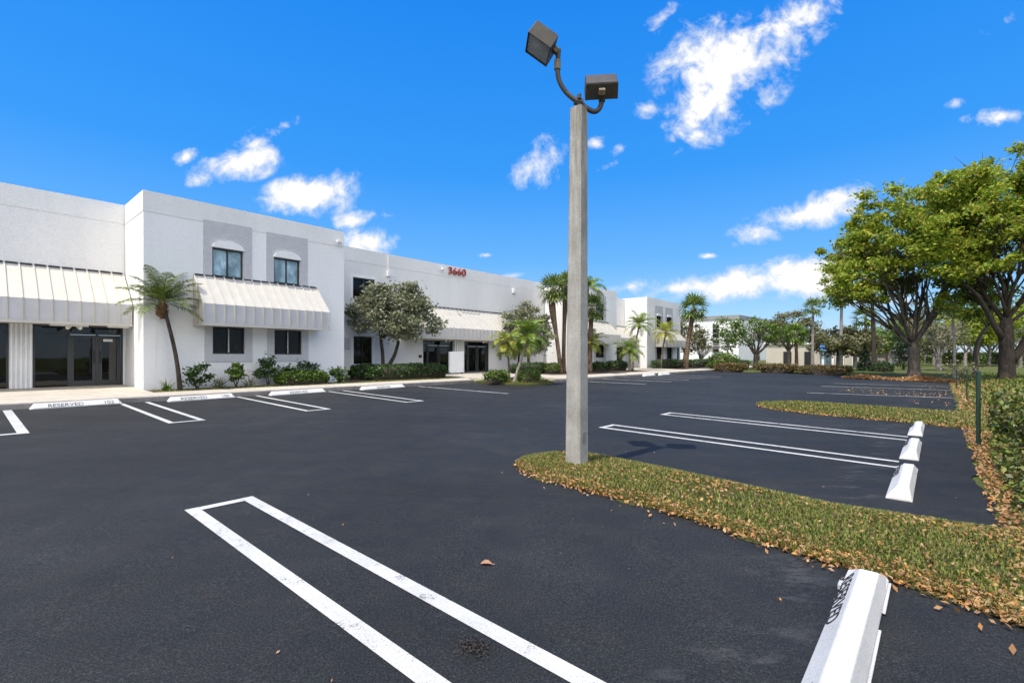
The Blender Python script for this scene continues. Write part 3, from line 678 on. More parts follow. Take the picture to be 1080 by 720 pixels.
wheel_stop(1.05,2.66,15.13,'white kerbside wheel stop stencilled RESERVED and 102 before the glass entrance',M['stop'],[('RESERVED',-.52,.13),('102',.45,.13)],-1,.2,.125)
wheel_stop(3.58,5.15,14.97,'white kerbside wheel stop stencilled RESERVED and 100 before the leaning palm',M['stop'],[('RESERVED',-.52,.13),('100',.44,.13)],-1,.2,.125)
wheel_stop(6.14,7.86,15.0,'white kerbside wheel stop below the two ground-floor bay windows',M['stop'],[('RESERVED',-.3,.12)],-1,.2,.125)
wheel_stop(9.21,11.0,15.05,'white kerbside wheel stop before the silver-leaved tree',M['stop'],[('RESERVED',-.3,.12)],-1,.2,.125)
wheel_stop(26.8,28.2,13.15,'small far wheel stop left of a pair before the far bay of the building',M['stop'],(),-1,.24,.16)
wheel_stop(28.9,30.3,13.12,'small far wheel stop right of a pair before the far bay of the building',M['stop'],(),-1,.24,.16)

# ------------------------------------------------------------------ foliage tools
def unit(n):
    v = rng.normal(size=(n,3)); return v/np.linalg.norm(v,axis=1,keepdims=True)
def leaf_mesh(name, C, size, mat, parent=None, aspect=.55, up=.5, droop=0., fold=True):
    """one folded diamond per leaf: C (n,3) centres"""
    n = len(C); C = np.asarray(C); size = np.broadcast_to(np.asarray(size,float), (n,))*rng.uniform(.65,1.3,n)
    nr = unit(n); nr[:,2] = np.abs(nr[:,2])*(1-up)+up*rng.uniform(.5,1.2,n); nr /= np.linalg.norm(nr,axis=1,keepdims=True)
    a = np.cross(nr, unit(n)); a /= np.linalg.norm(a,axis=1,keepdims=True)+1e-9; a[:,2] -= droop; a /= np.linalg.norm(a,axis=1,keepdims=True)
    b = np.cross(nr, a); s = size[:,None]
    V = np.stack([C-a*s*.5, C+b*s*aspect*.5+nr*s*.06, C+a*s*.5-nr*s*.05, C-b*s*aspect*.5+nr*s*.06], 1).reshape(-1,3)
    return np_mesh(name, V, np.arange(n*4).reshape(n,4), mat, parent)
def blob_pts(n, blobs, clump=.35, nclump=60, shell=.5):
    """leaf centres in clumps near the surface of ellipsoids [(cx,cy,cz,rx,ry,rz)]"""
    out = []; vol = np.array([b[3]*b[4]*b[5] for b in blobs])**.75; vol = vol/vol.sum()
    for b, w in zip(blobs, vol):
        k = max(3, int(nclump*w)); m = max(8, int(n*w)); d = unit(k); rr = shell+(1-shell)*rng.uniform(0,1,k)**.6
        cen = np.array(b[:3])+d*rr[:,None]*np.array(b[3:]); wts = rng.uniform(.3,1.7,k); wts /= wts.sum()
        ci = rng.choice(k, m, p=wts); sp = clump*rng.uniform(.6,1.4,k)[ci]
        off = rng.normal(size=(m,3)); off[:,2] *= .65
        out.append(cen[ci]+off*sp[:,None]*.55)
    return np.concatenate(out)
def limb(m, a, b, r0, r1, sag=.1, n=7, wig=.06, sides=7):
    a, b = Vector(a), Vector(b); L = (b-a).length; pts = []; w1 = Vector(unit(1)[0])*wig*L; w2 = Vector(unit(1)[0])*wig*L*.6
    for i in range(n+1):
        t = i/n; p = a.lerp(b,t)+w1*sin(pi*t)+w2*sin(2*pi*t); p.z -= sag*L*sin(pi*t)*(1) ; pts.append(p)
    rad = [r0+(r1-r0)*(i/n)**.8 for i in range(n+1)]; m.tube(pts, rad, sides); return pts
def branches(m, top, r, blobs, n, sub=3, sag=-.1, sides=7, spread=.8):
    tips = []
    vol = np.array([b[3]*b[4]*b[5] for b in blobs]); pr = vol/vol.sum()
    for i in range(n):
        b = blobs[rng.choice(len(blobs), p=pr)] if i >= len(blobs) else blobs[i]
        d = unit(1)[0]; tgt = np.array(b[:3])+d*np.array(b[3:])*spread*.75
        p = limb(m, Vector(top)-Vector((0,0,1))*rng.uniform(0,1.6)*r, tgt, r*rng.uniform(.36,.55), r*.06, sag, 9, .07, sides)
        for j in range(sub):
            st = p[int(rng.integers(2,8))]; t2 = np.array(b[:3])+unit(1)[0]*np.array(b[3:])*spread
            q = limb(m, st, t2, r*rng.uniform(.16,.26), r*.05, sag*.5, 5, .1, 5); tips += q[2:]
            st2 = q[3]; t3 = np.array(t2)+unit(1)[0]*np.array(b[3:])*.4; limb(m, st2, t3, r*.09, r*.03, 0, 4, .1, 4)
        tips += p[4:]
    return tips
def tree(label, u, v, z, trunk, blobs, nleaf, lsize, leaf='green', bark='bark', cat='tree', nlimb=8, sub=3, clump=.4, ncl=60, name='tree', shell=.45, sag=-.12, up=.4, group=None, absz=None, aspect=.55, lean=None):
    """trunk: list of (x,y,z,r) ; blobs in the same local frame"""
    r = thing(name, label, cat, u, v, z, -TH, group, absz); m = MB()
    pts = [Vector(t[:3]) for t in trunk]; rad = [t[3] for t in trunk]
    cp = curve_pts(pts, 4); rr = [float(np.interp(i/4, range(len(rad)), rad)) for i in range(len(cp))]
    m.tube(cp, rr, 10)
    if nlimb: branches(m, pts[-1], max(rad[-1], rad[-2] if len(rad)>2 else 0), blobs, nlimb, sub, sag)
    m.build('trunk', M[bark], r, smooth=True)
    if nleaf: leaf_mesh('crown', blob_pts(nleaf, blobs, clump, ncl, shell), lsize, M[leaf], r, aspect, up)
    return r
def fronds(name, n, L, parent, mat, el=(-.5,1.3), droop=1.1, nl=26, lw=.022, ll=.3, top=(0,0,0), twist=0.):
    """feather palm crown: arching ribs with narrow leaflets"""
    V, Fc = [], []
    def add(q): 
        b = len(V); V.extend(q); Fc.append((b,b+1,b+2,b+3))
    for i in range(n):
        az = i*2.39996+rng.uniform(-.25,.25); e0 = el[0]+(el[1]-el[0])*((i+.5)/n)**.85+rng.uniform(-.1,.1); Lf = L*rng.uniform(.8,1.08); dr = droop*rng.uniform(.7,1.25)
        p = np.array(top,float); h = np.array((cos(az),sin(az),0)); side = np.array((-sin(az),cos(az),0)); e = e0; pts = []; ns = 14
        for k in range(ns+1):
            pts.append((p.copy(), e)); p = p+(h*cos(e)+np.array((0,0,1))*sin(e))*Lf/ns; e -= dr/ns*(.4+1.2*k/ns)
        for k in range(ns):
            a, b = pts[k][0], pts[k+1][0]; w = .016*(1-k/ns)+.004; add([a-side*w,a+side*w,b+side*w*.8,b-side*w*.8])
        for k in range(nl):
            t = .14+.86*(k+.5)/nl; f = t*ns; i0 = min(int(f),ns-1); q = pts[i0][0]+(pts[i0+1][0]-pts[i0][0])*(f-i0); ee = pts[i0][1]
            tang = h*cos(ee)+np.array((0,0,1))*sin(ee); nrm = -h*sin(ee)+np.array((0,0,1))*cos(ee)
            l = ll*(sin(pi*min(1,t*.88+.1))**.7)*rng.uniform(.85,1.1)
            for s in (-1,1):
                d = side*s*.80+tang*.55+nrm*rng.uniform(.0,.3); d /= np.linalg.norm(d); wv = tang*lw
                mid = q+d*l*.55; tip = q+d*l+np.array((0,0,-.28*l))
                add([q-wv*.5,q+wv*.5,mid+wv*.5,mid-wv*.5]); add([mid-wv*.5,mid+wv*.5,tip+wv*.08,tip-wv*.08])
    return np_mesh(name, np.array(V), np.array(Fc), M[mat], parent)
def fans(name, n, L, parent, mat, el=(-.9,1.3), nb=15, top=(0,0,0), pet=.5, droop=.22):
    """fan palm crown: stalks carrying pleated fans of blades"""
    V, Fc = [], []
    def add(q): 
        b = len(V); V.extend(q); Fc.append((b,b+1,b+2,b+3))
    for i in range(n):
        az = i*2.39996+rng.uniform(-.3,.3); e = el[0]+(el[1]-el[0])*((i+.5)/n)+rng.uniform(-.1,.1)
        h = np.array((cos(az),sin(az),0)); side = np.array((-sin(az),cos(az),0)); d = h*cos(e)+np.array((0,0,1))*sin(e); nrm = -h*sin(e)+np.array((0,0,1))*cos(e)
        a = np.array(top,float); Lp = L*pet*rng.uniform(.8,1.15); b = a+d*Lp+np.array((0,0,-.06*L)); w = .018*L
        add([a-side*w,a+side*w,b+side*w*.6,b-side*w*.6]); Lb = L*(1-pet)*1.35*rng.uniform(.85,1.1)
        for k in range(nb):
            s = -1+2*(k+.5)/nb; th = s*1.75; dd = d*cos(th)+side*sin(th)+nrm*(-.25*abs(s)+.12*((k%2)*2-1)); dd /= np.linalg.norm(dd); l = Lb*(1-.28*abs(s))
            pv = np.cross(dd, nrm); pv /= np.linalg.norm(pv); ww = .085*L*(1-.3*abs(s)); mid = b+dd*l*.55; tip = b+dd*l*.95+np.array((0,0,-droop*l*rng.uniform(.3,.8)))
            add([b-pv*ww*.15,b+pv*ww*.15,mid+pv*ww*.5,mid-pv*ww*.5]); add([mid-pv*ww*.5,mid+pv*ww*.5,tip+pv*ww*.05,tip-pv*ww*.05])
    return np_mesh(name, np.array(V), np.array(Fc), M[mat], parent)
def palm(label, u, v, z, trunk, kind, n, L, mat, bark='palmbark', boot=.0, el=None, droop=1.1, ll=None, group=None, absz=None, name='palm_tree', nl=24, lw=.045):
    r = thing(name, label, 'palm', u, v, z, -TH, group, absz); pts = [Vector(t[:3]) for t in trunk]; rad = [t[3] for t in trunk]
    cp = curve_pts(pts, 5); rr = [float(np.interp(i/5, range(len(rad)), rad)) for i in range(len(cp))]
    m = MB(); m.tube(cp, rr, 10); m.build('trunk', M[bark], r, smooth=True); t = pts[-1]
    if boot:
        m = MB(); m.tube([t+Vector((0,0,-boot*1.3)),t+Vector((0,0,-boot*.7)),t+Vector((0,0,-boot*.1)),t+Vector((0,0,.08))], [rad[-1]*1.02,boot*.36,boot*.33,boot*.12], 9)
        for k in range(26):
            az = k*2.4; zz = -boot*(.2+.9*k/26); rr_ = boot*.3; p = t+Vector((cos(az)*rr_*.9, sin(az)*rr_*.9, zz)); m.tube([p, p+Vector((cos(az)*boot*.22, sin(az)*boot*.22, boot*.25))], [boot*.07,boot*.03], 4)
        m.build('frond_stubs', M['boot'], r)
    tp = (t.x,t.y,t.z)
    if kind == 'feather': fronds('crown', n, L, r, mat, el or (-.5,1.35), droop, nl, lw, ll or L*.33, tp)
    else: fans('crown', n, L, r, mat, el or (-.9,1.35), 15, tp)
    return r
def hedge(label, u0, u1, v0, v1, h, n, lsize, leaf, z=.1, name='hedge', cat='hedge', ragged=.06, roundness=.3, group=None, absz=None):
    """clipped mass of leaves round a dark twig core"""
    r = thing(name, label, cat, (u0+u1)/2, (v0+v1)/2, z, group=group, absz=absz); a, b = (u1-u0)/2, (v1-v0)/2
    m = MB(); rings = []
    for t in np.linspace(-1,1,9):
        k = (1-abs(t)**6*.5); rings.append([(t*a*.92, s*b*k*.84, zz*h*.9*k) for s, zz in ((-.8,0.),(-1,.3),(-.95,.75),(-.6,.98),(.6,.98),(.95,.75),(1,.3),(.8,0.))])
    m.loft(rings); m.build('branch_core', M['darkbark'], r)
    d = unit(n*2); d = d[d[:,2] > -.35][:n]; p = 4.2 if roundness < .5 else 2.4
    k = (np.abs(d[:,0])**p+np.abs(d[:,1])**p+np.abs(d[:,2])**p)**(1/p); q = d/k[:,None]; dep = 1-rng.uniform(0,.16,len(d))
    ph = rng.uniform(0,6,3); L = max(a,b)
    lump = 1+ragged*(np.sin(q[:,0]*a*5+ph[0])*np.cos(q[:,1]*b*4+ph[1])+.7*np.sin(q[:,0]*a*11+q[:,2]*5+ph[2]))
    C = q*dep[:,None]*lump[:,None]*np.array((a,b,h*.5))+np.array((0,0,h*.5))+rng.normal(0,lsize*.35,(len(d),3))
    C = C[C[:,2] > .01]; leaf_mesh('foliage', C, lsize, M[leaf], r, .6, .35); return r
def tuft(label, u, v, z, n, L, leaf, name='shrub', cat='shrub', w=.06, el=(.3,1.4), group=None):
    r = thing(name, label, cat, u, v, z, group=group); V, Fc = [], []
    for i in range(n):
        az = rng.uniform(0,6.28); e = rng.uniform(*el); l = L*rng.uniform(.6,1.1); h = np.array((cos(az),sin(az),0)); s = np.array((-sin(az),cos(az),0)); p = h*rng.uniform(0,.1)*L
        for k in range(3):
            q = p+(h*cos(e)+np.array((0,0,1))*sin(e))*l/3; wa, wb = w*(1-k/3)*L*.6+.003, w*(1-(k+1)/3)*L*.6+.002; b = len(V); V += [p-s*wa,p+s*wa,q+s*wb,q-s*wb]; Fc.append((b,b+1,b+2,b+3)); p = q; e -= .45
    np_mesh('leaves', np.array(V), np.array(Fc), M[leaf], r); return r

# ------------------------------------------------------------------ planting by the building
def ux(px, v):
    """u at which the sight line of a bearing (px, in 1/513 of the view) meets the vertical plane v"""
    a = (px-540)/513.; Yd = v/(a*N1[0]+N1[1]); return a*Yd*D1[0]+Yd*D1[1]
def at(px, Yd):
    """u,v of a point on a bearing, Yd metres ahead"""
    return w2uv((px-540)/513.*Yd, Yd)
palm('leaning feathery palm before the tall white bay, by the glass entrance', ux(190,17.15), 17.15, .1,
     [(0,0,0,.075),(-.05,0,.5,.062),(-.16,0,1.2,.055),(-.38,0,2.1,.05),(-.54,0,2.62,.055)], 'feather', 26, 1.30, 'darkfrond', 'darkbark', .36, (-.3,1.42), .95, .33, nl=26, lw=.030)
tuft('low spiky green clump left of the leaning palm foot', ux(176,17.1), 17.1, .1, 46, .55, 'green')
def bush(label, px, v, h, w, leaf, n=420, ls=.09, stem=True, name='shrub', dy=None, z=.1, absz=None):
    r = thing(name, label, 'shrub', ux(px,v), v, z, -TH, absz=absz); m = MB()
    for k in range(6):
        a = k*1.05+rng.uniform(-.2,.2); m.tube([(0,0,0),(cos(a)*w*.2,sin(a)*w*.2,h*.45),(cos(a)*w*.38,sin(a)*w*.38,h*.85)], [.018,.012,.005], 4)
    m.build('stems', M['darkbark'], r); leaf_mesh('foliage', blob_pts(n, [(0,0,h*.58,w*.46,(dy or w*.46),h*.42)], w*.22, 14, .3), ls, M[leaf], r, .55, .4); return r
bush('dark leafy shrub right beside the leaning palm foot', 208, 17.2, .85, .8, 'bushy', 700, .10)
tuft('greyish spiky plant between two dark shrubs of the bay bed', ux(231,17.1), 17.1, .1, 60, .75, 'silver', w=.05)
bush('broad-leaved shrub left of centre under the first lower bay window', 249, 17.1, .82, .6, 'green', 300, .15)
tuft('second greyish spiky plant, under the first lower bay window', ux(263,17.1), 17.1, .1, 44, .65, 'silver', w=.05)
bush('tallest dark shrub of the bay bed, between the two lower windows', 283, 17.25, 1.0, .75, 'bushy', 700, .11)
hedge('low light green ground-cover hedge under the second lower bay window', ux(291,17.0), ux(345,17.0), 16.65, 17.2, .5, 2600, .09, 'lime')
bush('small dark round shrub behind the low light green hedge', 303, 17.45, .72, .55, 'bushy', 500, .09)
bush('wide dark cushion shrub behind the right end of the low light green hedge', 321, 17.5, .80, 1.05, 'bushy', 900, .09, dy=.25)
bush('pale yellowish shrub at the right corner of the tall bay', 358, 17.0, .62, .7, 'lime', 420, .11)
# middle wing
hedge('dark clipped hedge against the recessed wall left of the silver-leaved tree', ux(371,18.6), ux(402,18.6), 18.2, 19.1, .62, 2600, .085, 'bushy')
hedge('clipped green hedge along the walk in front of the silver-leaved tree', ux(389,17.5), ux(470,17.5), 17.0, 18.1, .66, 5200, .085, 'bushy')
_v = 18.7; _u = ux(404,_v)
tree('wide silver-leaved tree with forked trunk before the middle wing', _u, _v, .1, [(0,0,0,.10),(.0,0,.6,.085),(-.03,0,1.2,.075),(-.1,0,1.7,.07)],
     [(.35,0,3.15,1.25,1.2,1.15),(-.75,0,2.65,.8,.9,.85),(1.55,0,2.7,.95,1.0,1.0),(1.2,.2,3.4,.9,.9,.75),(-.2,0,3.6,.9,.9,.6),(.6,-.6,2.2,.9,.6,.6)], 15000, .15, 'silver', 'darkbark', nlimb=9, clump=.32, ncl=120, shell=.3, name='silver_tree')
_t = bpy.data.objects[[o.name for o in bpy.data.objects if o.name.startswith('silver_tree')][-1]]
m = MB(); m.tube(curve_pts([(.10,-.1,0),(.28,-.1,.55),(.55,-.05,1.1),(.75,0,1.9)],4), [float(x) for x in np.linspace(.11,.06,13)], 9); branches(m, (.75,0,1.9), .07, [(.9,0,3.0,1.3,1,1.)], 6, 2); m.build('trunk', M['darkbark'], _t, smooth=True)
r = thing('screen_wall', 'white waist-high screen panel standing between the two dark middle entrances', 'screen wall', ux(481,19.2), 19.2, .14)
m = MB(); m.box(-.5,.5,-.05,.05,.06,1.18); m.build('panel', M['white'], r, bevel=.012); m = MB(); m.box(-.46,-.38,-.04,.04,0,.058); m.box(.38,.46,-.04,.04,0,.058); m.build('feet', M['black'], r)
# planted nose of the walk
hedge('loose low green hedge on the left of the planted nose of the walk', ux(516,14.0), ux(534,14.0), 13.7, 14.4, .5, 1500, .09, 'lime', .06, ragged=.12)
hedge('rounded dense green bush on the planted nose of the walk, before the leaning pale trunk', ux(549,13.3), ux(567,13.3), 12.95, 13.7, .55, 2200, .075, 'green', .06, name='shrub', cat='shrub', roundness=.6)
palm('small feathery palm with yellowing crown at the left of the palm clump', ux(537,14.6), 14.6, .08, [(0,0,0,.06),(-.02,0,.8,.045),(-.12,0,1.75,.04)], 'feather', 22, .95, 'yfrond', 'palmbark', .2, (-.9,1.2), 1.5, .30, nl=18)
palm('feathery palm with pale trunk slanting up to the right in the palm clump', ux(542,13.5), 13.5, .08, [(0,0,0,.07),(.15,0,.5,.055),(.40,0,1.25,.05),(.60,0,2.05,.045)], 'feather', 26, 1.05, 'frond', 'palebark', .22, (-.6,1.3), 1.4, .33, nl=18)
palm('dark-stemmed small palm in the middle of the palm clump', ux(546,15.0), 15.0, .08, [(0,0,0,.06),(.04,0,.8,.045),(.1,0,1.55,.04)], 'feather', 20, .9, 'yfrond', 'darkbark', .2, (-.7,1.2), 1.4, .28, nl=16)
tree('round silver-leaved tree behind the palm clump', ux(557,18.2), 18.2, .1, [(0,0,0,.10),(.02,0,.8,.08),(-.02,0,1.5,.07)],
     [(0,0,3.0,1.25,1.1,1.15),(.6,0,2.0,.8,.8,.9),(-.6,0,3.3,.75,.8,.75)], 8500, .15, 'silver', 'darkbark', nlimb=7, clump=.3, ncl=80, shell=.3, name='silver_tree')
hedge('dark clipped hedge behind the palm clump, against the recessed wall', ux(541,17.6), ux(576,17.6), 17.2, 18.1, .62, 2400, .085, 'bushy')
hedge('small round green bush beside the twin tall fan palms', ux(577,17.0), ux(589,17.0), 16.6, 17.5, .62, 1200, .085, 'green', name='shrub', cat='shrub', roundness=.6)
palm('tall fan palm leaning left, left one of the twin pair by the concrete lamp post', ux(591,16.9), 16.9, .1, [(0,0,0,.17),(-.05,0,.8,.12),(-.26,0,2.4,.12),(-.46,0,3.7,.2),(-.5,0,4.6,.22),(-.42,0,5.0,.13)], 'fan', 34, 1.05, 'fan', 'brownpalm', .3)
palm('straighter tall fan palm, right one of the twin pair by the concrete lamp post', ux(594.5,17.4), 17.4, .1, [(0,0,0,.16),(.0,0,1.2,.12),(.04,0,3.,.12),(.10,0,4.2,.17),(.14,0,4.9,.19),(.16,0,5.35,.12)], 'fan', 34, 1.05, 'fan', 'brownpalm', .3)
palm('fan palm whose crown shows right of the lamp post, before the second bay', ux(622,16.2), 16.2, .1, [(0,0,0,.18),(.02,0,1.5,.14),(.08,0,3.2,.14),(.12,0,4.0,.13)], 'fan', 30, 1.1, 'fan', 'brownpalm', .4)
palm('tall feathery palm with arching fronds just right of the lamp post', ux(618,15.6), 15.6, .1, [(0,0,0,.13),(.0,0,2.,.10),(.05,0,4.0,.09),(.1,0,5.0,.08)], 'feather', 18, 1.4, 'frond', 'palmbark', 0, (.0,1.3), 1.9, .4, nl=22)
palm('small pale-stemmed feathery palm before the window of the second bay', ux(623,16.4), 16.4, .1, [(0,0,0,.09),(.02,0,.9,.07),(.0,0,1.9,.06)], 'feather', 24, 1.15, 'yfrond', 'palebark', .22, (-.5,1.3), 1.4, .36, nl=18)
hedge('dark square bush at the foot of the second bay', ux(627,16.9), ux(637,16.9), 16.5, 17.3, .62, 1000, .1, 'bushy', name='shrub', cat='shrub')
hedge('dark clipped hedge right of the square bush, before the second bay', ux(640,16.9), ux(659,16.9), 16.5, 17.3, .66, 1800, .1, 'bushy')
palm('lowest small feathery palm, before the shaded recess between the bays', ux(664,15.9), 15.9, .1, [(0,0,0,.10),(.02,0,.8,.08),(.0,0,1.45,.06)], 'feather', 24, 1.2, 'frond', 'palebark', .2, (-.6,1.3), 1.3, .38, nl=16)
palm('slanting feathery palm standing out against the sunlit side wall of the far bay', ux(667,16.6), 16.6, .1, [(0,0,0,.10),(.12,0,1.2,.07),(.32,0,2.4,.06),(.50,0,3.3,.06)], 'feather', 26, 1.25, 'frond', 'palmbark', .25, (-.5,1.3), 1.3, .38, nl=16)
palm('feathery yellowish palm before the awning of the far bay', ux(697,16.6), 16.6, .1, [(0,0,0,.09),(.1,0,1.2,.07),(.3,0,2.4,.06),(.38,0,2.9,.06)], 'feather', 26, 1.35, 'yfrond', 'palmbark', .3, (-.6,1.3), 1.3, .4, nl=16)
palm('tall brown fan palm at the right corner of the far bay', ux(723,15.6), 15.6, .05, [(0,0,0,.24),(.1,0,1.2,.19),(.3,0,2.8,.18),(.55,0,4.2,.19),(.68,0,5.0,.15)], 'fan', 34, 1.45, 'fan', 'brownpalm', .5)
hedge('dark clipped hedge under the windows of the far bay', ux(689,16.9), ux(720,16.9), 16.4, 17.4, .72, 2200, .11, 'bushy')
hedge('dark clipped hedge right of the tall brown fan palm', ux(727,16.6), ux(757,16.6), 16.2, 17.2, .72, 2200, .11, 'bushy')
hedge('low dark hedge running on towards the far white building', ux(760,15.2), ux(790,15.2), 14.8, 15.7, .6, 1800, .11, 'bushy')
# beyond the end of the lot: all on bearings, Yd metres ahead
def treeat(label, px, Yd, ybase, trunk, blobs, *a, **k):
    u, v = at(px, Yd); return tree(label, u, v, 0, trunk, blobs, *a, absz=1.5-(ybase-368)/513.*Yd, **k)
def palmat(label, px, Yd, ybase, *a, **k):
    u, v = at(px, Yd); return palm(label, u, v, 0, *a, absz=1.5-(ybase-368)/513.*Yd, **k)
def hedgeat(label, px, Yd, ybase, w, d, h, n, ls, leaf, **k):
    u, v = at(px, Yd); return hedge(label, u-w/2, u+w/2, v-d/2, v+d/2, h, n, ls, leaf, absz=1.5-(ybase-368)/513.*Yd, **k)
hedgeat('big loose rounded shrub before the corner of the far white building', 763, 40, 392, 2.3, 2.2, 1.45, 2600, .16, 'green', name='shrub', cat='shrub', ragged=.2, roundness=.6)
treeat('bushy dull green tree behind the far bay, left of the far white building', 721, 50, 390, [(0,0,0,.14),(0,0,1,.11),(.1,0,1.7,.1)], [(.3,0,3.3,1.9,1.7,1.7),(1.7,0,2.9,1.3,1.3,1.1),(-.6,0,3.9,1.2,1.2,1.0)], 3800, .22, 'olive', 'palebark', ncl=70, clump=.5)
treeat('nearly bare grey branching tree before the far white building', 737, 52, 390, [(0,0,0,.12),(0,0,.7,.10),(.1,0,1.1,.09)], [(.5,0,2.6,2.0,1.5,1.2),(1.6,0,2.3,1.4,1.2,.9)], 420, .16, 'olive', 'palebark', nlimb=12, sub=4)
treeat('tall thin light green tree at the corner of the far white building', 767, 48, 390, [(0,0,0,.12),(0,0,1.4,.09),(.1,0,2.2,.08)], [(0,0,3.8,.9,.9,1.4),(.6,0,2.8,.9,.8,.8)], 1000, .24, 'green', 'palebark', ncl=20, clump=.5, nlimb=6)
treeat('spreading light green tree with forked grey trunk in the bronze hedge', 797, 43, 388, [(0,0,0,.24),(0,0,.7,.2),(.05,0,1.2,.2)], [(0,0,3.2,1.9,1.9,1.1),(-1.7,0,3.0,1.3,1.3,.9),(1.7,0,2.9,1.3,1.3,.9),(-.7,0,3.9,1.3,1.3,.7)], 2100, .24, 'green', 'bark', ncl=60, clump=.42, nlimb=10)
treeat('brownish green dense tree right of the spreading light green one', 831, 50, 389, [(0,0,0,.26),(0,0,1.2,.2),(.1,0,2.0,.18)], [(.4,0,4.2,2.4,2.2,1.5),(-1.7,0,3.6,1.5,1.5,1.2),(2.2,0,3.6,1.5,1.5,1.3),(.3,0,5.0,1.5,1.5,.8)], 5200, .25, 'olive', 'bark', ncl=90, clump=.5, nlimb=10)
palmat('brown-trunked fan palm before the brownish green tree', 840, 43, 391, [(0,0,0,.17),(0,0,1.5,.13),(-.1,0,3.2,.12)], 'fan', 28, 1.25, 'frond', 'brownpalm', .3)
palmat('slender tall fan palm against the sky right of the brownish green tree', 857, 45, 391, [(0,0,0,.18),(0,0,2.,.12),(.05,0,4.4,.10),(.0,0,5.9,.09)], 'fan', 26, 1.05, 'fan', 'palebark', .25)
palmat('very tall slender palm beside the left edge of the great yellow-green tree', 887, 50, 392, [(0,0,0,.2),(0,0,3,.15),(.05,0,6,.13),(.15,0,8.,.11)], 'fan', 28, 1.5, 'fan', 'palebark', .3)
palmat('mid-height fan palm under the left crown of the great yellow-green tree', 913, 50, 392, [(0,0,0,.18),(0,0,3,.13),(0,0,5.6,.11)], 'fan', 28, 1.5, 'frond', 'palmbark', .3)
palmat('dark-trunked palm nearest the left side of the great yellow-green tree', 921.5, 40, 394, [(0,0,0,.18),(0,0,2.5,.14),(-.1,0,5.,.12),(-.15,0,6.6,.11)], 'fan', 26, 1.3, 'fan', 'darkbark', .3)
u_, v_ = at(912, 38); r = thing('conifer_tree', 'dark pointed conifer in front of the grey gabled house', 'tree', u_, v_, 0, -TH, absz=1.5-(394-368)/513.*38)
m = MB(); m.tube([(0,0,0),(0,0,1.9)], [.08,.02], 6); m.build('trunk', M['darkbark'], r)
q = rng.uniform(0,1,2600); an = rng.uniform(0,6.28,2600); rr_ = (1-q)**.9*.62*rng.uniform(.55,1.05,2600); leaf_mesh('crown', np.stack([cos(0)*np.cos(an)*rr_, np.sin(an)*rr_, .15+q*2.15],-1), .16, M['conifer'], r, .4, .2)
hedgeat('rounded dark green shrub between the conifer and the great yellow-green tree', 931, 36, 395, 1.5, 1.3, .9, 1600, .12, 'bushy', name='shrub', cat='shrub', roundness=.6)
treeat('small slim dark tree just left of the great yellow-green trunk', 953, 42, 393, [(0,0,0,.10),(0,0,.9,.07)], [(0,0,1.9,.7,.7,1.4)], 1300, .17, 'conifer', 'darkbark', nlimb=4, ncl=40)
# bronze hedge round the far end of the lot
for k, (ua_, ub, va_, vb, lab) in enumerate(((38.9,40.3,11.0,13.2,'left stretch of low bronze hedge at the lot end, under the spreading tree'),(40.9,42.2,7.9,10.8,'middle stretch of low bronze hedge at the lot end, before the cream building'),(40.5,42.1,4.6,7.7,'right stretch of low bronze hedge at the lot end, by the orange leaf heap'))):
    hedge(lab, ua_, ub, va_, vb, .62, 3200, .12, 'redhedge', .02, ragged=.15)
# the two great yellow-green trees
u_, v_ = at(964, 29.3)
tree('great yellow-green tree with vase of dark limbs at the far end of the lot', u_, v_, 0,
     [(.05,0,-.3,.50),(.02,0,.2,.36),(0,0,.9,.29),(-.03,0,1.6,.29),(-.06,0,2.1,.25),(-.06,0,2.4,.16)],
     [(-3.3,0,7.2,2.0,2.4,2.0),(-4.3,-.4,5.3,1.1,1.6,1.2),(-1.8,0,9.6,2.4,2.6,2.0),(1.0,0,10.3,2.7,2.6,2.2),(.2,-2.2,7.9,2.8,1.6,1.7),(3.3,0,9.7,2.4,2.4,2.3),(-2.4,1.8,7.6,2.3,1.8,1.8),(-.4,1.,8.0,2.6,2.2,2.0),(2.7,-.5,6.4,1.6,1.6,1.2),(-2.9,.3,5.2,1.2,1.5,.7),(.6,1.6,6.0,2.0,1.3,.9),(3.9,.5,5.6,1.2,1.4,.9)],
     46000, .215, 'almond', 'bark', nlimb=11, sub=10, clump=.40, ncl=430, shell=.22, sag=-.05, absz=-.42, name='broadleaf_tree', up=.45)
u_, v_ = at(1062, 25.5)
tree('great yellow-green tree with thick dark forked trunk behind the fence hedge', u_, v_, 0,
     [(0,0,-.3,.46),(0,0,.3,.34),(-.02,0,1.2,.30),(-.05,0,2.2,.30),(-.05,0,2.8,.26),(-.05,0,3.2,.16)],
     [(-2.6,0,8.3,2.0,2.2,2.3),(-1.0,0,10.0,2.3,2.4,1.9),(1.4,0,9.8,2.5,2.4,2.0),(0,-2.0,7.4,2.6,1.6,2.0),(3.0,0,8.0,2.6,2.4,2.4),(4.6,0,6.4,1.8,2,1.6),(.3,1.2,7.6,2.8,2.,2.2),(-2.4,-.8,5.9,1.4,1.3,1.0),(1.4,-1.4,5.9,1.8,1.4,1.0),(-.3,1.8,5.8,2.0,1.2,.9),(-3.6,.4,6.4,1.2,1.3,1.1)],
     50000, .205, 'almond', 'darkbark', nlimb=10, sub=10, clump=.40, ncl=460, shell=.22, sag=-.05, absz=.03, name='broadleaf_tree', up=.45)
_t = [o for o in bpy.data.objects if o.name.startswith('broadleaf_tree')][-1]
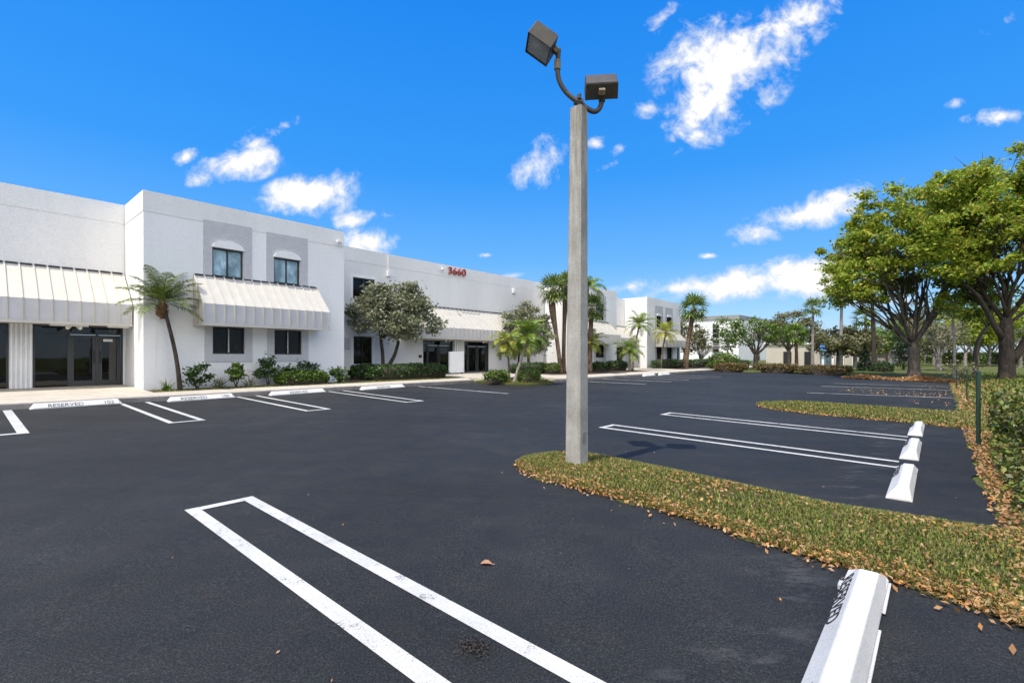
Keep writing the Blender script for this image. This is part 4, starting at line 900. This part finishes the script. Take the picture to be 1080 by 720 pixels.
m = MB(); limb(m, (.25,0,.9), (1.9,.2,3.4), .22, .16, .05, 8, .02, 9); limb(m, (1.9,.2,3.4), (3.6,0,6.6), .16, .06, -.05, 7, .03, 8); limb(m, (-.2,0,2.0), (-2.6,-.3,4.9), .16, .06, -.08, 8, .03, 8); m.build('limb', M['darkbark'], _t, smooth=True)
treeat('leaning dark-stemmed tree between the two great yellow-green trees', 1029, 30, 399, [(0,0,-.2,.15),(0,0,1.2,.12),(.05,0,1.9,.12),(.3,0,2.6,.10),(.75,0,3.2,.08)], [(.8,0,5.0,1.6,1.5,1.2),(-.6,0,4.4,1.4,1.4,1.0)], 2200, .22, 'almond', 'bark', nlimb=7, ncl=50, name='tree')
treeat('pale branching tree with dark stub trunk on the lawn', 990, 42, 391, [(0,0,0,.22),(0,0,.6,.2),(0,0,1.1,.2)], [(-.8,0,3.0,1.6,1.5,1.2),(1.0,0,3.3,1.7,1.5,1.3)], 1500, .2, 'olive', 'palebark', nlimb=13, sub=3, ncl=40)
treeat('thin pale-stemmed young tree by the fence between the great trees', 1006, 27, 400, [(0,0,0,.09),(.03,0,1.2,.07),(.02,0,2.4,.06),(-.05,0,3.4,.05)], [(-.1,0,4.0,.8,.8,.9)], 420, .2, 'almond', 'palebark', nlimb=5, sub=2, ncl=16)
# far trees closing the view
for k, (px, Yd, s, leaf, lab) in enumerate(((876,75,1.0,'olive','hazy olive tree behind the cream building, left of the very tall slender palm'),(899,70,1.05,'olive','hazy grey-green tree over the grey gabled house'),(930,72,1.05,'olive','dull tree far behind the dark conifer'),(948,80,1.2,'green','greener tree far behind the slim dark tree'),
      (975,78,1.1,'olive','dull tree far behind, right of the great trunk at the lot end'),(1003,85,1.8,'green','green tree far across the lawn behind the pale stem'),(1024,80,1.7,'green','green tree far across the lawn behind the leaning dark stem'),(1046,85,1.9,'almond','yellow-green tree far across the lawn left of the forked trunk'),(1076,80,1.9,'green','green tree far across the lawn right of the forked trunk'),(1108,85,1.4,'green','green tree at the right edge far across the lawn'),(884,52,.75,'olive','small olive tree before the grey gabled house, left part'),(902,50,.7,'olive','small dull tree right of the gabled house windows'),
      (937,56,.95,'green','fuller green tree close behind the rounded dark shrub'),(966,60,1.15,'olive','dull tree seen just right of the great trunk at mid distance'),(1018,62,1.5,'almond','yellow-green tree at mid distance left of the leaning dark stem'),(1043,64,1.6,'green','green tree at mid distance right of the leaning dark stem'),(985,66,1.9,'olive','large soft tree mass behind the pale branching tree on the lawn'),(1031,70,2.1,'green','large green tree mass behind the leaning stem, far over the lawn'),(1064,66,2.0,'green','large green tree mass directly behind the forked dark trunk'),(1076,60,1.5,'almond','yellow-green tree at mid distance right of the forked trunk'))):
    treeat(lab, px, Yd, 386, [(0,0,-.4,.22),(0,0,1,.18),(.1,0,1.8,.16)], [(0,0,3.6*s,2.6*s,2.2,1.7*s),(-2.*s,0,2.9*s,1.7*s,1.6,1.3*s),(2.*s,0,3.*s,1.7*s,1.6,1.3*s)], 3600, .34, leaf, 'palebark', nlimb=7, sub=2, ncl=60, clump=.6)

# ------------------------------------------------------------------ buildings beyond
def block(par, x0, x1, y0, y1, z0, z1, mat, name='wall'):
    m = MB(); m.box(x0,x1,y0,y1,z0,z1); return m.build(name, mat, par)
u_, v_ = at(779, 90); fz = 1.5-(388-368)/513.*90
fb = thing('office_building', 'distant plain white office block with grey roof edge and stacked narrow windows', 'building', u_, v_, 0, absz=fz)
HB = (388-332)/513.*90
block(fb, 0, 45, 0, 50, -3, HB-.8, M['farwhite']); block(fb, -.15, 45, -.15, 50, HB-.79, HB, M['cap'], 'roof_edge')
for y0 in (3.4, 20.):
    for z0 in (3.0, 5.85):
        m = MB(); m.box(-.06,-.005,y0,y0+1.35,z0-.3,z0+2.5); o = m.build('window', M['greytrim'], fb); m = MB()
        for a, b in ((0,.8),(.9,1.7),(1.8,2.5)): m.box(-.08,-.062,y0+.12,y0+1.23,z0+a-.2,z0+b-.2)
        m.build('pane', M['glassdark'], o)
block(fb, -.10, -.005, .5, 49, 4.05, 4.2, M['white'], 'string_course')
for x0 in (12., 26.):
    m = MB(); m.box(x0,x0+2,-.06,-.005,1.,3.); m.build('window', M['glassdark'], fb)
u_, v_ = at(817, 62); cz = 1.5-(388-368)/513.*62
cb = thing('low_building', 'low cream building with dark doorways and small blue canopy beyond the bronze hedge', 'building', u_, v_, 0, absz=cz)
block(cb, 0, 25, -9.5, 1, -2, 3.0, M['cream']); block(cb, -.2, 25, -9.7, 1.2, 3.003, 3.25, M['white'], 'roof_edge')
for y0, w in ((-1.9,.9),(-4.2,.9)):
    m = MB(); m.box(-.06,-.004,y0,y0+w,-.2,2.1); m.build('door', M['black'], cb)
for y0 in (-5.4,-6.4,-7.4,-8.4):
    m = MB(); m.box(-.35,-.05,y0,y0+.22,-1,2.5); m.build('column', M['white'], cb)
m = MB(); m.add([(-.004,-6.1,2.9),(-.004,-4.9,2.9),(-.8,-4.9,2.3),(-.8,-6.1,2.3),(-.004,-6.1,2.25),(-.004,-4.9,2.25),(-.8,-4.9,2.2),(-.8,-6.1,2.2)],[(0,1,2,3),(7,6,5,4),(0,3,7,4),(1,5,6,2),(3,2,6,7)]); m.build('canopy', M['bluepaint'], cb)
m = MB(); m.box(-.05,-.004,-6.0,-5.0,.2,1.9); m.build('window', M['glassblue'], cb)
u_, v_ = at(886, 66); hz = 1.5-(388-368)/513.*66
hb = thing('gabled_house', 'grey gabled house with row of narrow dark windows behind the palms', 'house', u_, v_, 0, absz=hz)
block(hb, 0, 10, -5.5, 3, -2, 2.3, M['farwall'])
m = MB(lambda x,y,z: (y,x,z)); m.prism_y([(-6.,2.3),(3.5,2.3),(-1.25,4.3)], -.4, 10.4); m.build('roof', M['roofgrey'], hb)
for y0 in (-3.6,-2.7,-1.8,-.9,0.):
    m = MB(); m.box(-.05,-.004,y0,y0+.5,.3,1.8); m.build('window', M['black'], hb)
u_, v_ = at(1035, 95)
wb = thing('low_building', 'long pale low building far across the lawn behind the trunks', 'building', u_, v_, 0, absz=-2.)
block(wb, 0, 12, -26, 14, -2, 2.6, M['farwall']); block(wb, -.2, 12, -26.2, 14.2, 2.603, 2.9, M['cap'], 'roof_edge')
for y0 in np.arange(-24,12,3.2):
    m = MB(); m.box(-.06,-.004,y0,y0+1.6,.9,2.0); m.build('window', M['glassdark'], wb)
for k, (px, lab) in enumerate(((1003,'long dark hedge far across the lawn, left of the leaning stem'),(1058,'long dark hedge far across the lawn, behind the forked trunk'))):
    hedgeat(lab, px, 82, 387, 2.0, 8.5, 2.3, 3600, .30, 'green', ragged=.15)
# a white car parked far off beyond the great trunk
u_, v_ = at(979, 105)
car = thing('parked_car', 'small white car parked far beyond the great tree trunk', 'car', u_, v_, 0, -TH, absz=1.5-(385-368)/513.*105)
prof = [(-2.1,.35),(-2.15,.75),(-1.7,.95),(-1.0,1.02),(-.45,1.42),(.9,1.45),(1.55,1.05),(2.1,.95),(2.15,.4)]
m = MB(); m.loft([[(x,y*.86*(1 if z<1.05 else .82),z) for x,z in prof] for y in (-1,-.9,.9,1)]); m.build('body', M['carpaint'], car, bevel=.06)
m = MB(); m.loft([[(x,y,z) for x,z in ((-.85,1.06),(-.42,1.36),(.86,1.38),(1.3,1.06))] for y in (-.80,.80)]); m.build('window', M['glassdark'], car)
for x in (-1.35,1.35):
    for y in (-.78,.78):
        m = MB(); m.tube([(x,y-.1,.33),(x,y+.1,.33)], .33, 14); m.build('wheel', M['tyre'], car)

# ------------------------------------------------------------------ right-hand border: posts, hedge
hedge('overgrown yellow-green fence hedge along the right edge of the lot', 5.6, 12.3, -2.3, -.84, 1.03, 26000, .075, 'vine', -.02, ragged=.05).rotation_euler.z += .095
hedge('ragged low creeper spilling from the fence hedge onto the dirt', 4.9, 10.6, -1.35, -.62, .36, 5600, .07, 'vine', -.03, ragged=.3, name='creeper', cat='creeper')
for u, v, h, lab in ((11.30,-.50,1.30,'thick dark green fence post at the end of the fence hedge'),(22.6,-.72,1.1,'thin dark fence post farther along the border, before the leaning dark stem'),(30.2,-.62,.95,'thin dark fence post farthest along the border, by the pale young tree')):
    r = thing('fence_post', lab, 'fence post', u, v, -.08, group=None); m = MB(); rad = .031 if u < 15 else .022
    m.tube([(0,0,-.3),(0,0,h)], rad, 12); m.build('post', M['fencegreen'], r)
    m = MB(); m.tube([(0,0,h+.001),(0,0,h+.02),(0,0,h+.035)], [rad*1.15,rad*1.12,rad*.5], 12); m.build('post_cap', M['fencegreen'], r)
bush('thin scrubby shrub tangled between the two thin fence posts', 1016, -1., .9, 1.6, 'vine', 500, .12) if False else None
u_, v_ = at(1013, 25); r = tree('thin scrubby shrub tangled between the two thin fence posts', u_, v_, 0, [(0,0,0,.03),(0,0,.3,.03)], [(0,0,.7,.9,.6,.5)], 380, .10, 'olive', 'bark', cat='shrub', nlimb=14, sub=3, ncl=30, absz=-.25, name='shrub')

# ------------------------------------------------------------------ grass, fallen leaves and litter
def blades(name, Pts, L, mat, w=.012):
    n = len(Pts); Pts = np.asarray(Pts); az = rng.uniform(0,6.28,n); l = L*rng.uniform(.5,1.25,n); ln = rng.uniform(.1,.9,n)
    h = np.stack([np.cos(az),np.sin(az),np.zeros(n)],-1); s = np.stack([-np.sin(az),np.cos(az),np.zeros(n)],-1)*w*.5
    mid = Pts+h*(l*ln*.3)[:,None]+np.array((0,0,1))*(l*.55)[:,None]; tip = Pts+h*(l*ln)[:,None]+np.array((0,0,1))*(l*.85*(1-ln*.35))[:,None]
    V = np.stack([Pts-s,Pts+s,mid+s*.7,mid-s*.7,tip],1).reshape(-1,3); b = (np.arange(n)*5)[:,None]
    F3 = np.concatenate([b+np.array([[0,1,2]]),b+np.array([[0,2,3]]),b+np.array([[3,2,4]])],1).reshape(-1,3)
    return tag(np_mesh(name, V, F3, M[mat]), kind='stuff')
def isl_pts(n, E, tip, v0, zc, edge=None, vpow=1.):
    v = v0+(tip-v0)*rng.uniform(0,1,n)**vpow; a_, b_ = edge_u(E,0,v), edge_u(E,1,v); r = (b_-a_)/2; cu = (a_+b_)/2; k = np.clip((v-(tip-r*1.15))/(r*1.15),0,1); w = r*np.sqrt(1-k*k)
    s = rng.uniform(-1,1,n) if edge is None else edge(n);
    uu = cu+s*w; h = zc*(1-np.clip(np.abs(s),0,1)**4)*np.minimum(1,(1-k)*2.5); x, y = uv2w(uu, v); return np.stack([x, y, -.0155*x+h+.004], -1)
patch = lambda p, f: p[(np.sin(p[:,0]*f+1.3*np.sin(p[:,1]*f*.8))+np.cos(p[:,1]*f*1.2)+rng.uniform(-1.6,1.6,len(p))) > -.55]
I1 = (EDGE1,4.28,-.6,.06); I2 = (EDGE2,4.0,-.8,.06)
blades('grass', np.concatenate([patch(isl_pts(60000,*I1),2.6), isl_pts(5000,*I1,edge=lambda n: 1-np.abs(rng.normal(0,.08,n))), isl_pts(7000,*I1,edge=lambda n: -1+np.abs(rng.normal(0,.14,n)))]), .052, 'blade', .0105)
blades('grass', isl_pts(16000,*I2), .07, 'blade', .022)
def lawn_pts(n, u0, u1, v0, v1):
    u = rng.uniform(u0,u1,n); v = rng.uniform(v0,v1,n); x, y = uv2w(u,v); return np.stack([x,y,-.0155*x+hill(u,v)+.005],-1)
blades('grass', np.concatenate([patch(lawn_pts(5000,12.,20.,-3.5,-.6),2.2), patch(lawn_pts(4000,2.5,12.,-2.6,-.6),3.)]), .08, 'lawnblade', .02)
blades('grass', np.concatenate([lawn_pts(12000,20,50,-12,-.8)]), .14, 'lawnblade', .06)
nz = lambda n: np.stack([*uv2w(uu := rng.uniform(15.1,18.1,n), vv := 12.6+rng.uniform(0,1,n)**1.4*2.6), np.zeros(n)],-1)
q = nz(2600); q[:,2] = -.0155*q[:,0]+.09; _d = np.hypot(*(np.array(w2uv(q[:,0],q[:,1]))-np.array([[16.5],[14.2]]))); blades('grass', q[_d<1.45], .12, 'blade', .03)
qq = lambda n, u0, u1, v0, v1, z: np.stack([*(xy := uv2w(rng.uniform(u0,u1,n), rng.uniform(v0,v1,n))), -.0155*xy[0]+z], -1)
blades('grass', np.concatenate([qq(2600,3.7,10.4,16.52,16.85,.1), qq(2600,10.5,15.4,16.52,17.1,.1)]), .09, 'blade', .02)
def litter(name, Pts, size, mat='dead', lift=.012):
    Pts = np.asarray(Pts)+np.array((0,0,lift)); o = leaf_mesh(name, Pts+np.stack([np.zeros(len(Pts))]*2+[rng.uniform(0,.018,len(Pts))],-1), size, M[mat], None, .55, .8); return tag(o, kind='stuff')
litter('fallen_leaves', np.concatenate([
   isl_pts(4200,*I1,edge=lambda n: -1-rng.normal(-.09,.08,n), vpow=1.45), patch(patch(isl_pts(8500,*I1,vpow=2.1),3.7),1.9), patch(isl_pts(1300,*I1),4.), isl_pts(70,*I1,edge=lambda n: -1.05-np.abs(rng.normal(0,.2,n)),vpow=1.5),
   lawn_pts(2600,2.4,6.6,-1.6,-.42), qq(1300,2.6,13.8,-.62,-.36,.01), lawn_pts(4200,5.5,13.,-1.3,-.42)]), .042)
litter('fallen_leaves', np.concatenate([isl_pts(1700,*I2,vpow=1.6), isl_pts(700,*I2,edge=lambda n: -1-rng.normal(-.04,.06,n)), lawn_pts(1500,12,20,-2,-.45), qq(160,22.8,25.6,-.3,3.0,.006), qq(70,18,34,-.4,.6,.006)]), .055)
litter('fallen_leaves', lawn_pts(2800,14,36,-2.3,-.45), .075)
# the heap of orange leaves at the far end
n = 7000; u = 36.3+np.abs(rng.normal(0,.75,n)); v = rng.uniform(-1.2,4.6,n); x, y = uv2w(u,v); hp = .26*np.exp(-((u-37.1)/.6)**2)*(.6+.4*np.sin(v*2.3)); litter('leaf_heap', np.stack([x,y,-.0155*x+np.maximum(hill(u,v),-.0)+hp*rng.uniform(.3,1,n)],-1), .15)
m = MB(); vs = np.linspace(-1.2,4.6,16); rows = [[P(36.4+1.6*s, v, .26*sin(pi*s)*(.6+.4*sin(v*2.3))*.75-.06) for s in np.linspace(0,1,7)] for v in vs]
for i in range(15):
    for j in range(6): m.quad(rows[i][j],rows[i][j+1],rows[i+1][j+1],rows[i+1][j])
tag(m.build('leaf_mound', flat('brown leaf mould',(.20,.10,.045),.95,.4,9,bump=.8), smooth=True), kind='stuff')
# crumbs on the asphalt
u = rng.uniform(.8,8.,110); v = rng.uniform(-.2,5.,110); x, y = uv2w(u,v); litter('asphalt_crumbs', np.stack([x,y,-.0155*x],-1), .018, 'dead', .003)
def one_leaf(name, label, px, py, L, mat, az):
    a = (px-540)/513; b = (py-368)/513; Yd = 1.5/(b-.0155*a); u, v = w2uv(a*Yd, Yd); r = None
    m = MB(); n = 8; pts = [(-L/2+L*k/n, L*.24*sin(pi*(k/n)**.85), .012+.02*sin(pi*k/n)*(1 if k%2 else .8)) for k in range(n+1)]
    for k in range(n):
        p, q = pts[k], pts[k+1]; m.quad((p[0],0,.006),(q[0],0,.006),(q[0],q[1],q[2]),(p[0],p[1],p[2])); m.quad((p[0],-p[1],p[2]*.7),(q[0],-q[1],q[2]*.7),(q[0],0,.006),(p[0],0,.006))
    m.tube([(L/2,0,.006),(L*.68,.01,.008)], .003, 4)
    o = m.build(name, mat); x, y, z = P(u,v,.003); o.location = (x,y,z); o.rotation_euler = (0,0,az); tag(o, label, 'leaf'); return o
one_leaf('fallen_leaf', 'single curled brown leaf lying on the open asphalt right of the painted stripes', 513, 596, .085, flat('dry brown leaf',(.27,.14,.08),.6,.25,40), -.1)
u = np.array(w2uv(*(np.array([(500-540)/513,1.])*1.5/((684-368)/513+.0155*40/513)))); nn = 240; q = rng.normal(0,1,(nn,2))*np.array((.035,.05)); x, y = uv2w(u[0]+q[:,0],u[1]+q[:,1]); tag(leaf_mesh('dirt_clump', np.stack([x,y,-.0155*x+.004+rng.uniform(0,.015,nn)],-1), .016, flat('dry dirt',(.03,.025,.02),.95,.5,60), None, .6, .6), kind='stuff')

# ------------------------------------------------------------------ camera, sun, sky
cam_d = bpy.data.cameras.new('camera'); cam = bpy.data.objects.new('camera', cam_d); COL.objects.link(cam)
cam.location = (0,0,1.5); cam.rotation_euler = (pi/2,0,0); cam_d.sensor_width = 36; cam_d.lens = 513/1080*36; cam_d.shift_y = 8/1080; cam_d.clip_end = 3000; cam_d.clip_start = .05
sc.camera = cam
AZ = radians(225.5); EL = radians(66)
sd = Vector((sin(AZ)*cos(EL), cos(AZ)*cos(EL), sin(EL)))
sl = bpy.data.lights.new('sun','SUN'); so = bpy.data.objects.new('sun', sl); COL.objects.link(so)
sl.energy = 2.5; sl.angle = radians(.53); sl.color = (1.,.94,.84); so.rotation_euler = sd.to_track_quat('Z','Y').to_euler()
w = bpy.data.worlds.new('World'); sc.world = w; w.use_nodes = True; T = w.node_tree; NN = T.nodes; LK = T.links
bg = NN['Background']; bg.inputs['Strength'].default_value = .14
sky = NN.new('ShaderNodeTexSky'); sky.sky_type = 'NISHITA'; sky.sun_disc = False; sky.sun_elevation = EL; sky.sun_rotation = AZ; sky.air_density = 1.0; sky.dust_density = .1; sky.ozone_density = 4.; sky.altitude = 200
def wm(op, a, b=0., clamp=False):
    n = NN.new('ShaderNodeMath'); n.operation = op; n.use_clamp = clamp
    for i, v in ((0,a),(1,b)):
        if hasattr(v,'is_output'): LK.new(v, n.inputs[i])
        else: n.inputs[i].default_value = v
    return n.outputs[0]
hs = NN.new('ShaderNodeHueSaturation'); hs.inputs['Saturation'].default_value = 1.25; hs.inputs['Hue'].default_value = .51; hs.inputs['Value'].default_value = .92; LK.new(sky.outputs[0], hs.inputs['Color'])
tc = NN.new('ShaderNodeTexCoord'); sp = NN.new('ShaderNodeSeparateXYZ'); LK.new(tc.outputs['Generated'], sp.inputs[0])
gr = NN.new('ShaderNodeValToRGB'); LK.new(sp.outputs[2], gr.inputs[0]); ce = gr.color_ramp.elements
for i_, (p_, c_) in enumerate(((0.,(.46,.66,.90)),(.07,(.30,.60,.96)),(.17,(.13,.46,.98)),(.33,(.03,.34,.98)),(.6,(.006,.255,.93)),(1.,(.004,.19,.80)))):
    e_ = ce[i_] if i_ < 2 else ce.new(p_)
    e_.position = p_; e_.color = (*c_,1)
gsc = NN.new('ShaderNodeVectorMath'); gsc.operation = 'SCALE'; gsc.inputs['Scale'].default_value = 3.15; LK.new(gr.outputs[0], gsc.inputs[0])
smx = NN.new('ShaderNodeMix'); smx.data_type = 'RGBA'; smx.inputs[0].default_value = .88; LK.new(hs.outputs[0], smx.inputs[6]); LK.new(gsc.outputs[0], smx.inputs[7])
fy = wm('MAXIMUM', sp.outputs[1], .02); gx = wm('DIVIDE', sp.outputs[0], fy); gzz = wm('DIVIDE', sp.outputs[2], fy)
cb_ = NN.new('ShaderNodeCombineXYZ'); LK.new(gx, cb_.inputs[0]); LK.new(gzz, cb_.inputs[1]); cvec = cb_.outputs[0]
def wnoise(vec, scale, detail, rough, dist=0.):
    n = NN.new('ShaderNodeTexNoise'); n.inputs['Scale'].default_value = scale; n.inputs['Detail'].default_value = detail; n.inputs['Roughness'].default_value = rough; n.inputs['Distortion'].default_value = dist
    LK.new(vec, n.inputs['Vector']); return n.outputs['Fac']
CLOUDS = [(770,62,70,50,-25,1.),(825,28,52,26,-20,1.),(742,112,40,34,-30,1.),(855,18,30,18,-30,.9),(738,140,18,12,-20,.8),(710,40,30,20,20,.35),
  (850,225,72,17,-18,1.),(890,208,32,12,-20,.9),(805,240,26,7,-15,.7),(785,300,92,16,-4,1.15),(845,293,52,20,-8,1.25),(735,303,50,11,-5,1.0),(720,302,32,9,-3,.7),
  (572,172,34,22,-35,.85),(557,186,18,8,-20,.6),(627,152,12,8,-20,.7),(654,158,10,8,0,.7),(252,172,42,18,-12,1.),(268,150,22,13,-30,.75),(290,140,16,8,-20,.5),
  (330,205,50,20,-10,1.),(360,205,18,20,10,.8),(372,232,20,10,0,.7),(388,257,28,16,-5,1.1),(195,166,15,7,-20,.8),(412,227,22,6,0,.6),
  (1053,124,32,9,-5,.9),(1058,24,26,9,-25,.55),(746,270,13,4,-10,.8),(681,115,13,9,0,.75),(664,303,24,8,-8,.75),(512,269,10,3,0,.7),(540,291,22,4,-12,.6),(715,160,16,6,-30,.5),(930,318,60,7,-4,.45),(700,330,60,8,-4,.5),(20,262,40,12,0,.25),(700,18,26,10,-35,.5),(790,130,22,8,-30,.5),(300,132,20,7,-20,.5),(218,186,22,8,-15,.6),(392,226,30,7,-5,.55),(1000,110,24,6,-8,.35),(640,176,26,6,-25,.4),(905,255,40,6,-8,.4)]
dens = None
for cx, cy, rx, ry, ang, st in CLOUDS:
    mp = NN.new('ShaderNodeMapping'); mp.vector_type = 'TEXTURE'; LK.new(cvec, mp.inputs[0])
    mp.inputs['Location'].default_value = ((cx-540)/513, (368-cy)/513, 0); mp.inputs['Rotation'].default_value = (0,0,radians(-ang)); mp.inputs['Scale'].default_value = (rx*1.62/513, ry*1.62/513, 1)
    ln = NN.new('ShaderNodeVectorMath'); ln.operation = 'LENGTH'; LK.new(mp.outputs[0], ln.inputs[0])
    f = wm('MULTIPLY', wm('SUBTRACT', 1., ln.outputs['Value'], True), st)
    dens = f if dens is None else wm('MAXIMUM', dens, f)
n0 = wnoise(cvec, 5., 3, .5, .3); n1 = wnoise(cvec, 13., 9, .62, .5); n2 = wnoise(cvec, 46., 6, .66, .2)
nn_ = wm('ADD', wm('ADD', wm('MULTIPLY', wm('SUBTRACT', n0, .5), .9), wm('MULTIPLY', wm('SUBTRACT', n1, .5), 1.75)), wm('MULTIPLY', wm('SUBTRACT', n2, .5), .55))
present = wm('MULTIPLY', dens, 4., True)
cd = wm('MULTIPLY', wm('ADD', wm('SUBTRACT', dens, .26), wm('MULTIPLY', nn_, present)), 2.0, True)
front = wm('MULTIPLY', wm('SUBTRACT', sp.outputs[1], .02), 20., True)
cd = wm('MULTIPLY', wm('POWER', cd, 1.35), front)
# added cloud bank in the unseen sky behind the camera, lights the shaded facade
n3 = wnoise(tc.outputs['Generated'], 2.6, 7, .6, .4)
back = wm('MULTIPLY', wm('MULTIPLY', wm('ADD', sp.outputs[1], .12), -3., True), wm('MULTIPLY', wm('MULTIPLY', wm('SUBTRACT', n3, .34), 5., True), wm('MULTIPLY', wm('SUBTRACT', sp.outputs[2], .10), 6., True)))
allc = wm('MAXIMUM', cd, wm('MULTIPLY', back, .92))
shade = NN.new('ShaderNodeValToRGB'); LK.new(wm('ADD', wm('MULTIPLY', nn_, .55), wm('MULTIPLY', dens, .75)), shade.inputs[0])
shade.color_ramp.elements[0].position = .10; shade.color_ramp.elements[0].color = (2.15,2.45,2.85,1); shade.color_ramp.elements[1].position = .60; shade.color_ramp.elements[1].color = (3.35,3.35,3.35,1)
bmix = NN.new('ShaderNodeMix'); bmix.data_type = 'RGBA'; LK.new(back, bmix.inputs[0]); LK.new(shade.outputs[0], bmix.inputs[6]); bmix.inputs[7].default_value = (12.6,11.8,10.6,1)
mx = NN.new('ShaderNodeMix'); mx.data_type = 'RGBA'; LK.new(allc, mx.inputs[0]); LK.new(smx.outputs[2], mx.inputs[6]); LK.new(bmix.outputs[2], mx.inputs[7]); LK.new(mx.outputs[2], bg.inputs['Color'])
w.cycles.sampling_method = 'MANUAL'; w.cycles.sample_map_resolution = 1024
vs = sc.view_settings; vs.view_transform = 'Standard'; vs.look = 'None'; vs.exposure = 1.12; vs.gamma = 1.; vs.use_curve_mapping = False
sc.cycles.max_bounces = 8; sc.cycles.transparent_max_bounces = 8; sc.cycles.use_denoising = True
